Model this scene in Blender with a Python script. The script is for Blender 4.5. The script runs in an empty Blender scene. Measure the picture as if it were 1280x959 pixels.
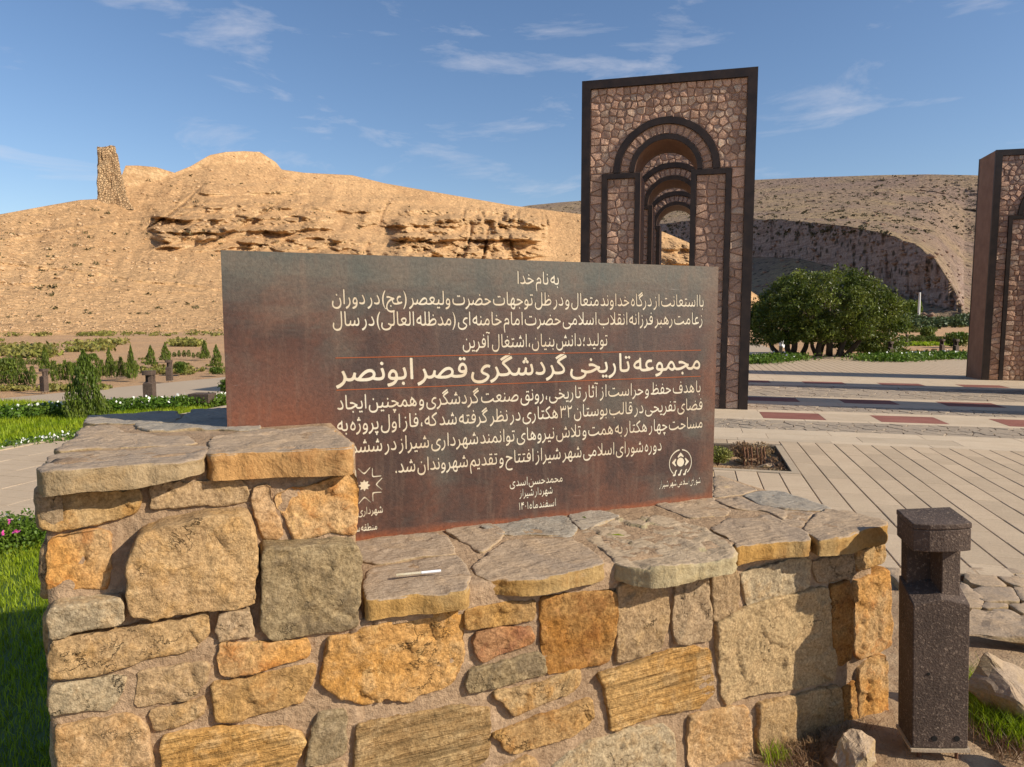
import bpy, bmesh, math, random, unicodedata
import numpy as np
from mathutils import Vector, Matrix
random.seed(7)
SC = bpy.context.scene
COL = SC.collection
# ------------------------------------------------------------------ camera, sky, sun, exposure
cam_d = bpy.data.cameras.new('camera'); cam = bpy.data.objects.new('camera', cam_d); COL.objects.link(cam)
CAM_H = 1.6; FPX = 880.0; PITCH = math.atan((479.5-397)/FPX)
cam.location = (0, 0, CAM_H); cam.rotation_euler = (math.pi/2-PITCH, 0, 0)
cam_d.sensor_width = 36; cam_d.lens = FPX/1280*36; cam_d.clip_start = .05; cam_d.clip_end = 6000
SC.camera = cam
SUN_EL = math.radians(32.0)
SUN_TO = Vector((math.cos(SUN_EL)*math.cos(math.radians(-21)), math.cos(SUN_EL)*math.sin(math.radians(-21)), math.sin(SUN_EL)))
sd = bpy.data.lights.new('sun', 'SUN'); sun = bpy.data.objects.new('sun', sd); COL.objects.link(sun)
sd.energy = 5.0; sd.angle = math.radians(.5); sd.color = (1, .905, .76)
sun.rotation_euler = SUN_TO.to_track_quat('Z', 'Y').to_euler()
w = bpy.data.worlds.new('World'); SC.world = w; w.use_nodes = True
nt = w.node_tree; nt.nodes.clear()
out = nt.nodes.new('ShaderNodeOutputWorld'); bg = nt.nodes.new('ShaderNodeBackground')
sky = nt.nodes.new('ShaderNodeTexSky'); sky.sky_type = 'NISHITA'; sky.sun_disc = False
sky.sun_elevation = SUN_EL; sky.sun_rotation = math.radians(90+21); sky.air_density = 1.0; sky.dust_density = .6; sky.ozone_density = 2.5
tc = nt.nodes.new('ShaderNodeTexCoord')
mp = nt.nodes.new('ShaderNodeMapping'); mp.inputs['Scale'].default_value = (3.0, 3.0, 11.0); mp.inputs['Location'].default_value = (1.7, 6.1, .35)
cn = nt.nodes.new('ShaderNodeTexNoise'); cn.inputs['Scale'].default_value = 1.5; cn.inputs['Detail'].default_value = 9; cn.inputs['Roughness'].default_value = .62; cn.inputs['Distortion'].default_value = .5
cr = nt.nodes.new('ShaderNodeValToRGB'); cr.color_ramp.elements[0].position = .565; cr.color_ramp.elements[1].position = .82
cr.color_ramp.elements[0].color = (0, 0, 0, 1); cr.color_ramp.elements[1].color = (1, 1, 1, 1)
mx = nt.nodes.new('ShaderNodeMixRGB'); mx.inputs[2].default_value = (5.4, 5.2, 5.4, 1)
hs = nt.nodes.new('ShaderNodeHueSaturation'); hs.inputs['Saturation'].default_value = 1.08; hs.inputs['Value'].default_value = .86
gm = nt.nodes.new('ShaderNodeMixRGB'); gm.blend_type = 'MULTIPLY'; gm.inputs[0].default_value = 1; gm.inputs[2].default_value = (1.0, .97, 1.0, 1)
L = nt.links.new
L(tc.outputs['Generated'], mp.inputs[0]); L(mp.outputs[0], cn.inputs[0]); L(cn.outputs[0], cr.inputs[0])
ms = nt.nodes.new('ShaderNodeMath'); ms.operation = 'MULTIPLY'; ms.inputs[1].default_value = .55
L(cr.outputs[0], ms.inputs[0]); L(ms.outputs[0], mx.inputs[0])
L(sky.outputs[0], hs.inputs['Color']); L(hs.outputs[0], gm.inputs[1]); L(gm.outputs[0], mx.inputs[1]); L(mx.outputs[0], bg.inputs[0]); L(bg.outputs[0], out.inputs[0])
bg.inputs[1].default_value = .135
SC.view_settings.view_transform = 'Standard'; SC.view_settings.look = 'None'; SC.view_settings.exposure = .2; SC.view_settings.gamma = 1

# ------------------------------------------------------------------ helpers
ORDN = ['first','second','third','fourth','fifth','sixth','seventh','eighth','ninth','tenth','eleventh','twelfth','thirteenth','fourteenth','fifteenth','sixteenth','seventeenth','eighteenth','nineteenth','twentieth']
def ray(x, y):
    a, b, c = (x-640)/FPX, 1, -(y-479.5)/FPX; cp, sp = math.cos(PITCH), math.sin(PITCH)
    return Vector((a, b*cp+c*sp, -b*sp+c*cp))
O = Vector((0, 0, CAM_H))
def atz(x, y, z=0.0):
    r = ray(x, y); return O + r*((z-CAM_H)/r.z)
def onpl(x, y, P, n):
    r = ray(x, y); return O + r*((P-O).dot(n)/r.dot(n))
def prop(o, label=None, cat=None, group=None, kind=None):
    if label: o['label'] = label
    if cat: o['category'] = cat
    if group: o['group'] = group
    if kind: o['kind'] = kind
    return o
def link(name, me, mats=None, parent=None, loc=None):
    o = bpy.data.objects.new(name, me); COL.objects.link(o)
    if mats is not None:
        for m in (mats if isinstance(mats, (list, tuple)) else [mats]): me.materials.append(m)
    if parent: o.parent = parent
    if loc is not None: o.location = loc
    return o
def empty(name, loc, rz=0, **k):
    o = bpy.data.objects.new(name, None); COL.objects.link(o); o.location = loc; o.rotation_euler = (0, 0, rz); o.empty_display_size = .1
    return prop(o, **k)
def mesh(name, v, f, smooth=False):
    me = bpy.data.meshes.new(name); me.from_pydata([tuple(p) for p in v], [], f)
    if smooth: me.polygons.foreach_set('use_smooth', [True]*len(me.polygons))
    me.update(); return me
def npmesh(name, V, F, smooth=False):
    """V (n,3), F (m,k) same-size faces"""
    V = np.asarray(V, np.float32); F = np.asarray(F, np.int32); m, k = F.shape
    me = bpy.data.meshes.new(name); me.vertices.add(len(V)); me.vertices.foreach_set('co', V.ravel())
    me.loops.add(m*k); me.loops.foreach_set('vertex_index', F.ravel())
    me.polygons.add(m); me.polygons.foreach_set('loop_start', np.arange(0, m*k, k, dtype=np.int32)); me.polygons.foreach_set('loop_total', np.full(m, k, np.int32))
    me.update(calc_edges=True)
    if smooth: me.polygons.foreach_set('use_smooth', np.ones(m, bool))
    me.validate(); return me
class MB:
    def __init__(s): s.v = []; s.f = []
    def add(s, v, f):
        n = len(s.v); s.v += [tuple(p) for p in v]; s.f += [tuple(i+n for i in q) for q in f]
    def box(s, x0, x1, y0, y1, z0, z1):
        s.add([(x0,y0,z0),(x1,y0,z0),(x1,y1,z0),(x0,y1,z0),(x0,y0,z1),(x1,y0,z1),(x1,y1,z1),(x0,y1,z1)],
              [(0,3,2,1),(4,5,6,7),(0,1,5,4),(1,2,6,5),(2,3,7,6),(3,0,4,7)])
    def prism(s, poly, z0, z1):
        n = len(poly); s.add([(p[0],p[1],z0) for p in poly]+[(p[0],p[1],z1) for p in poly],
              [tuple(range(n-1,-1,-1)), tuple(range(n,2*n))]+[(i,(i+1)%n,n+(i+1)%n,n+i) for i in range(n)])
    def tube(s, pts, rad, n=6):
        rings = []
        for i, p in enumerate(pts):
            p = Vector(p); a = Vector(pts[max(i-1,0)]); b = Vector(pts[min(i+1,len(pts)-1)]); t = (b-a).normalized()
            u = t.cross(Vector((0,0,1)));
            if u.length < .05: u = t.cross(Vector((1,0,0)))
            u.normalize(); q = t.cross(u); r = rad[i] if isinstance(rad,(list,tuple)) else rad
            rings.append([p+u*math.cos(2*math.pi*k/n)*r+q*math.sin(2*math.pi*k/n)*r for k in range(n)])
        v = [p for R in rings for p in R]; f = []
        for i in range(len(pts)-1):
            for k in range(n): f.append((i*n+k,(i+1)*n+k,(i+1)*n+(k+1)%n,i*n+(k+1)%n))
        f.append(tuple(range(n))); f.append(tuple(range(len(v)-1,len(v)-n-1,-1)))
        s.add(v, f)
    def build(s, name, mat, parent=None, loc=None, smooth=False):
        me = mesh(name, s.v, s.f, smooth); return link(name, me, mat, parent, loc)
def bevel(o, w, seg=2):
    bm = bmesh.new(); bm.from_mesh(o.data); bmesh.ops.bevel(bm, geom=[e for e in bm.edges if e.calc_face_angle(0) > .5], offset=w, segments=seg, affect='EDGES', profile=.5)
    bm.to_mesh(o.data); bm.free(); return o
def hsh(i, j, k, s):
    n = (i.astype(np.int64)*374761393 + j.astype(np.int64)*668265263 + k.astype(np.int64)*2147483647 + s*1274126177) & 0xffffffff
    n = ((n ^ (n >> 13))*1274126177) & 0xffffffff; n = ((n ^ (n >> 15))*2246822519) & 0xffffffff; n ^= n >> 16
    return n.astype(np.float64)/4294967295.0
def vn(P, s=0):
    P = np.asarray(P, float); I = np.floor(P); F = P-I; F = F*F*(3-2*F); i, j, k = I[...,0], I[...,1], I[...,2]; r = 0
    for a in (0,1):
        for b in (0,1):
            for c in (0,1):
                wt = (F[...,0] if a else 1-F[...,0])*(F[...,1] if b else 1-F[...,1])*(F[...,2] if c else 1-F[...,2])
                r = r + wt*hsh(i+a, j+b, k+c, s)
    return r*2-1
def fbm(P, sc=1.0, o=4, s=0, g=.5):
    P = np.asarray(P, float)*sc; r = 0; a = 1; t = 0
    for q in range(o): r = r+a*vn(P+17.3*q, s+q); t += a; a *= g; P = P*2.03
    return r/t
def sstep(a, b, x):
    t = np.clip((x-a)/(b-a), 0, 1); return t*t*(3-2*t)

# ------------------------------------------------------------------ materials
class NM:
    def __init__(s, name, rough=.85, spec=.3):
        m = s.m = bpy.data.materials.new(name); m.use_nodes = True; s.t = m.node_tree; s.t.nodes.clear()
        o = s.t.nodes.new('ShaderNodeOutputMaterial'); s.b = s.t.nodes.new('ShaderNodeBsdfPrincipled')
        s.t.links.new(s.b.outputs[0], o.inputs[0]); s.set(s.b, 'Roughness', rough); s.set(s.b, 'Specular IOR Level', spec); s.co = None
    def set(s, n, k, v):
        if hasattr(v, 'links') or hasattr(v, 'is_linked'): s.t.links.new(v, n.inputs[k])
        else: n.inputs[k].default_value = v
    def n(s, t, **k):
        x = s.t.nodes.new('ShaderNode'+t)
        for a, b in k.items():
            if hasattr(x, a): setattr(x, a, b)
        return x
    def coord(s, kind='Object', rnd=False, scale=(1,1,1)):
        c = s.n('TexCoord').outputs[kind]
        if rnd:
            oi = s.n('ObjectInfo').outputs['Random']; mu = s.math('MULTIPLY', oi, 57.0)
            a = s.n('VectorMath', operation='ADD'); s.set(a, 0, c); s.set(a, 1, mu); c = a.outputs[0]
        if scale != (1,1,1):
            q = s.n('Mapping'); s.set(q, 'Vector', c); s.set(q, 'Scale', scale); c = q.outputs[0]
        return c
    def noise(s, c, sc, d=5, r=.6, dist=0):
        q = s.n('TexNoise'); s.set(q, 'Vector', c); s.set(q, 'Scale', sc); s.set(q, 'Detail', d); s.set(q, 'Roughness', r); s.set(q, 'Distortion', dist); return q.outputs[0]
    def vor(s, c, sc, feat='F1', out='Distance'):
        q = s.n('TexVoronoi', feature=feat); s.set(q, 'Vector', c); s.set(q, 'Scale', sc); return q.outputs[out]
    def math(s, op, a, b=0.0, c=0.0):
        q = s.n('Math', operation=op); s.set(q, 0, a); s.set(q, 1, b); s.set(q, 2, c); return q.outputs[0]
    def ramp(s, f, a, b):
        q = s.n('MapRange'); q.clamp = True; s.set(q, 0, f); s.set(q, 1, a); s.set(q, 2, b); return q.outputs[0]
    def mix(s, f, a, b, mode='MIX'):
        q = s.n('MixRGB', blend_type=mode); s.set(q, 0, f)
        for i, v in ((1,a),(2,b)): s.set(q, i, (*v, 1) if isinstance(v, tuple) and len(v) == 3 else v)
        return q.outputs[0]
    def bump(s, h, d=.01, st=1.0, prev=None):
        q = s.n('Bump'); s.set(q, 'Height', h); s.set(q, 'Distance', d); s.set(q, 'Strength', st)
        if prev is not None: s.set(q, 'Normal', prev)
        s.t.links.new(q.outputs[0], s.b.inputs['Normal']); return q.outputs[0]
    def col(s, c): s.set(s.b, 'Base Color', (*c, 1) if isinstance(c, tuple) and len(c) == 3 else c); return s.m
def rock(name, a, b, c, sc=9.0, bumpd=.011, layered=False, vary=.12, spots=.6, crack=True):
    a, b, c = [(v[0]*.90, v[1]*.825, v[2]*.77) for v in (a, b, c)]
    k = NM(name, .9, .15); co = k.coord(rnd=True)
    big = k.noise(co, sc*.4, 4, .6, .6); mid = k.noise(co, sc*1.6, 8, .66, .15); fine = k.noise(co, sc*11, 5, .75); vs = k.vor(co, sc*7)
    x = k.mix(k.ramp(big, .40, .58), a, b); x = k.mix(k.math('MULTIPLY', k.ramp(mid, .50, .62), spots), x, c)
    lite = tuple(min(.62, v*1.35+.05) for v in a); x = k.mix(k.math('MULTIPLY', k.ramp(k.noise(co, sc*2.2, 6, .7, .3), .57, .68), .55), x, lite)
    x = k.mix(.85, x, k.mix(k.ramp(fine, .3, .7), (.42,.38,.34), (1.55,1.57,1.6)), 'MULTIPLY')
    pit = k.math('SUBTRACT', 1.0, k.ramp(mid, .30, .42)); x = k.mix(k.math('MULTIPLY', pit, .55), x, tuple(v*.35 for v in a))
    oi = k.n('ObjectInfo').outputs['Random']
    x = k.mix(1, x, k.mix(oi, (1-vary,)*3, (1+vary,1+vary*.9,1+vary*.7)), 'MULTIPLY')
    h = k.math('ADD', k.math('MULTIPLY', fine, .35), k.math('MULTIPLY', mid, 1.8))
    if crack:                                    # fine creases where the rock split
        r1 = k.math('ABSOLUTE', k.math('SUBTRACT', k.noise(co, sc*.8, 5, .65, .5), .5)); cm = k.math('SUBTRACT', 1.0, k.ramp(r1, .0, .010))
        cm = k.math('MULTIPLY', cm, k.ramp(k.noise(co, sc*.5, 2), .55, .62)); h = k.math('SUBTRACT', h, k.math('MULTIPLY', cm, .8)); x = k.mix(k.math('MULTIPLY', cm, .6), x, tuple(v*.2 for v in a))
    if layered:
        lc = k.n('Mapping'); k.set(lc, 'Vector', co); k.set(lc, 'Rotation', (0, 0, 0)); k.set(lc, 'Scale', (1.2,1.2,22))
        ly = k.noise(lc.outputs[0], 2.2, 4, .6); h = k.math('ADD', h, k.math('MULTIPLY', ly, 1.8))
        x = k.mix(k.math('MULTIPLY', k.ramp(ly, .52, .36), .6), x, tuple(v*.35 for v in a))
    k.bump(h, bumpd, 1.0); return k.col(x)
M = {}
M['tan'] = rock('tan_stone', (.50,.36,.185), (.42,.30,.16), (.52,.34,.14))
M['pale'] = rock('pale_stone', (.50,.42,.27), (.43,.37,.25), (.52,.38,.20))
M['pink'] = rock('pinkish_tan_stone', (.50,.36,.21), (.46,.32,.16), (.42,.25,.10))
M['ochre'] = rock('ochre_stone', (.50,.31,.105), (.46,.31,.14), (.38,.19,.05))
M['orange'] = rock('orange_stone', (.57,.32,.10), (.55,.38,.19), (.46,.19,.045))
M['rust'] = rock('rusty_stone', (.40,.20,.05), (.44,.27,.10), (.22,.09,.025))
M['redor'] = rock('red_orange_stone', (.46,.21,.07), (.38,.22,.11), (.26,.11,.06))
M['grey'] = rock('grey_stone', (.40,.31,.195), (.35,.28,.18), (.46,.35,.21))
M['green'] = rock('green_grey_stone', (.33,.26,.14), (.38,.31,.18), (.20,.165,.11))
M['warm'] = rock('warm_grey_stone', (.43,.32,.185), (.38,.285,.165), (.47,.34,.17))
M['layer'] = rock('layered_ochre_stone', (.53,.35,.14), (.47,.28,.09), (.56,.41,.21), layered=True, crack=False)
M['layerg'] = rock('layered_brown_stone', (.40,.29,.14), (.35,.24,.11), (.44,.34,.18), layered=True, crack=False)
M['flag'] = rock('flagstone_top', (.42,.33,.235), (.36,.30,.235), (.45,.34,.215), sc=7, bumpd=.008)
M['flagg'] = rock('grey_flagstone_top', (.32,.29,.24), (.28,.265,.23), (.37,.31,.24), sc=7, bumpd=.008)
# ------------------------------------------------------------------ the stone wall that carries the plaque
A0 = Vector((-0.574, 2.526, 0)); WU = Vector((0.92435, 0.38155, 0)); WN = Vector((0.38155, -0.92435, 0)); WANG = math.atan2(WU.y, WU.x)
def wl(u, n, z): return A0+WU*u+WN*n+Vector((0,0,z))      # wall frame: u along, n towards the viewer, z up
def tou(P): d = P-A0; return d.dot(WU), d.dot(WN), P.z
SCL = 260/1279
ORG = dict(A=(40,490), B=(240,490), C=(40,640), D=(240,640), E=(40,764), F=(240,764), G=(440,640), H=(440,764), I=(640,600), J=(640,764), K=(860,580), Q=(860,764))
def px(o, p): return ORG[o][0]+p[0]*SCL, ORG[o][1]+p[1]*SCL
NF = .572
def face_uz(o, pts, lean=False):
    r = []
    for p in pts:
        x, y = px(o, p)
        if lean: n = (WN + Vector((0,0,.22))).normalized(); P = onpl(x, y, wl(0, NF-.015, .75), n)
        else: P = onpl(x, y, wl(0, NF, 0), WN)
        r.append((P-A0).dot(WU)); r.append(P.z)
    return list(zip(r[0::2], r[1::2]))
def resample(poly, step, seed, jit=.0, cc=.08):
    p = np.array(poly, float); 
    a = np.empty((len(p)*2, 2)); q = np.roll(p, -1, 0); a[0::2] = p*(1-cc)+q*cc; a[1::2] = p*cc+q*(1-cc); p = a      # corner cut
    q = np.roll(p, -1, 0); ln = np.hypot(*(q-p).T); s = np.concatenate([[0], np.cumsum(ln)]); n = max(12, int(s[-1]/step))
    t = np.arange(n)/n*s[-1]; P = np.vstack([p, p[:1]]); out = np.stack([np.interp(t, s, P[:,0]), np.interp(t, s, P[:,1])], 1)
    d = np.roll(out,-1,0)-np.roll(out,1,0); d /= np.hypot(*d.T)[:,None]+1e-9; nr = np.stack([d[:,1], -d[:,0]], 1)
    area = .5*np.sum(out[:,0]*np.roll(out[:,1],-1)-np.roll(out[:,0],-1)*out[:,1])
    if area < 0: out = out[::-1].copy(); nr = -nr[::-1]; nr = nr; 
    d = np.roll(out,-1,0)-np.roll(out,1,0); d /= np.hypot(*d.T)[:,None]+1e-9; nr = np.stack([d[:,1], -d[:,0]], 1)   # outward, ccw
    P3 = np.concatenate([out, np.full((len(out),1), seed*3.7)], 1)
    j = (fbm(P3, 14, 2, seed)*.9 + fbm(P3, 60, 3, seed+4)*.7)*jit + .004
    return out+nr*j[:,None], nr
def slab_mesh(name, poly, U, V, N, proud, back, rough, seed, step=.010, jit=.006, bev=.012, layered=0, tilt=(0,0), rings=13, facet=1.0, cap=False):
    """irregular stone: outline poly in (U,V), face rising `proud` along N, body going `back` behind"""
    o, nr = resample(poly, step, seed, jit); n = len(o); c = o.mean(0)
    size = min(np.ptp(o[:,0]), np.ptp(o[:,1])); bev = min(bev, size*.16)
    R = [(o - nr*bev*.3, -back), (o, -back*.8), (o, -back*.6), (o, -back*.4), (o, -back*.2), (o, -bev*.2), (o-nr*bev*.35, bev*.45), (o-nr*bev, bev*.85)]
    b = o-nr*bev
    from mathutils.geometry import delaunay_2d_cdt
    gs = step*.95 if rings > 10 else step*1.6; lo, hi = b.min(0), b.max(0)
    rg2 = np.random.RandomState(seed); gx, gy = np.meshgrid(np.arange(lo[0], hi[0], gs), np.arange(lo[1], hi[1], gs*.87)); gx[1::2] += gs/2
    G = np.stack([gx.ravel(), gy.ravel()], 1)+rg2.uniform(-.22, .22, (gx.size, 2))*gs
    ins = np.zeros(len(G), bool); bb = np.roll(b, -1, 0)                       # inside test and clearance from the rim
    for p_, q_ in zip(b, bb):
        cr_ = (p_[1] > G[:,1]) != (q_[1] > G[:,1]); xx = p_[0]+(G[:,1]-p_[1])/(q_[1]-p_[1]+1e-12)*(q_[0]-p_[0]); ins ^= cr_ & (G[:,0] < xx)
    dm = np.min(((G[:,None,:]-b[None])**2).sum(2), 1); G = G[ins & (dm > (gs*.5)**2)]
    ov, oe, of_, i1, _, _ = delaunay_2d_cdt([Vector(p) for p in b]+[Vector(p) for p in G], [], [list(range(n))], 1, 1e-7)
    ov = np.array([(p[0], p[1]) for p in ov]); src = [x_[0] if len(x_) else -1 for x_ in i1]
    V3 = [np.concatenate([q, np.full((n,1), h)], 1) for q, h in R[:-1]]
    V3 = np.concatenate(V3+[np.concatenate([ov, np.full((len(ov),1), bev)], 1)])
    rimd = np.sqrt(np.min(((ov[:,None,:]-b[None])**2).sum(2), 1)); kin = .85+.15*np.clip(rimd/.02, 0, 1)
    m = (len(R)-1)*n; k = np.concatenate([np.repeat([0, 0, 0, 0, .1, .25, .6], n), kin]); pr = np.concatenate([np.repeat([0, .2, .4, .6, .8, 1, 1], n), np.ones(len(ov))])
    P = np.stack([V3[:,0], V3[:,1], np.full(len(V3), seed*1.91)], 1)
    h = fbm(P, 8, 3, seed)*rough*.35 + fbm(P, 50, 4, seed+5)*rough*.6 - np.abs(fbm(P, 24, 3, seed+9))*rough*.45
    if cap:                                       # split layers and uneven thickness of a slab
        nb_ = n*5; V3[:nb_,2] *= (1+.35*fbm(P[:nb_], 4, 2, seed+31))
    if facet:                                    # split-rock facets: planes that meet in sharp steps
        rg = np.random.RandomState(seed+11); ar = np.ptp(o[:,0])*np.ptp(o[:,1]); K = int(6+ar*170); lo, hi = o.min(0), o.max(0)
        sp = lo+(hi-lo)*rg.rand(K, 2); tl = rg.randn(K, 2)*.10; of = rg.randn(K)*.0016; wq = P[:,:2]+np.stack([fbm(P, 9, 4, seed+21), fbm(P, 9, 4, seed+22)], 1)*.06
        dd = ((wq[:,None,:]-sp[None])**2).sum(2); ix = dd.argmin(1); h = h+facet*(np.clip(((P[:,:2]-sp[ix])*tl[ix]).sum(1), -.008, .008)+of[ix])
    if layered:
        s = P[:,1]*layered + fbm(P, 5, 2, seed+3)*.9 - P[:,0]*layered*.18; h = h + (np.abs((s % 1)-.5)-.25)*rough*1.3
    h = h+tilt[0]*(P[:,0]-c[0])+tilt[1]*(P[:,1]-c[1])
    V3[:,2] += h*k+proud*pr
    sd = fbm(np.stack([V3[:m,0], V3[:m,1], V3[:m,2]*3], 1), 35, 3, seed+2)*rough*.6*np.repeat([1,1,1,1,1,1,.6], n)
    if cap: sd = sd+fbm(np.stack([V3[:m,0]*.5, V3[:m,1]*.5, V3[:m,2]*5], 1), 22, 3, seed+41)*.008
    V3[:m,:2] += np.tile(nr, (len(R)-1,1))*sd[:,None]
    F = []
    lut = {s_: j for j, s_ in enumerate(src) if 0 <= s_ < n}
    for i in range(len(R)-1):
        for a_ in range(n):
            c2 = (a_+1) % n
            if i < len(R)-2: F.append((i*n+a_, i*n+c2, (i+1)*n+c2, (i+1)*n+a_))
            elif a_ in lut and c2 in lut: F.append((i*n+a_, i*n+c2, m+lut[c2], m+lut[a_]))
    def ccw(t): return (ov[t[1]][0]-ov[t[0]][0])*(ov[t[2]][1]-ov[t[0]][1])-(ov[t[1]][1]-ov[t[0]][1])*(ov[t[2]][0]-ov[t[0]][0]) > 0
    F += [tuple(m+x_ for x_ in (t if ccw(t) else t[::-1])) for t in of_]
    U, V, N = (np.array(x[:]) for x in (U, V, N)); W = V3[:,:1]*U+V3[:,1:2]*V+V3[:,2:3]*N
    org = (c[0]*U+c[1]*V); W = W-org
    if np.dot(np.cross(U, V), N) < 0: F = [t[::-1] for t in F]
    me = bpy.data.meshes.new(name); me.from_pydata(W.tolist(), [], F); me.polygons.foreach_set('use_smooth', [True]*len(me.polygons)); me.update()
    return me, Vector(org)
wall = empty('stone_wall', A0, WANG, label='low rubble stone wall with a taller left block, holding up the rusty plaque', cat='wall')
WI = wall.matrix_world.copy() if False else None
ZV = Vector((0,0,1)); XV = Vector((1,0,0)); YV = Vector((0,1,0))
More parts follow.
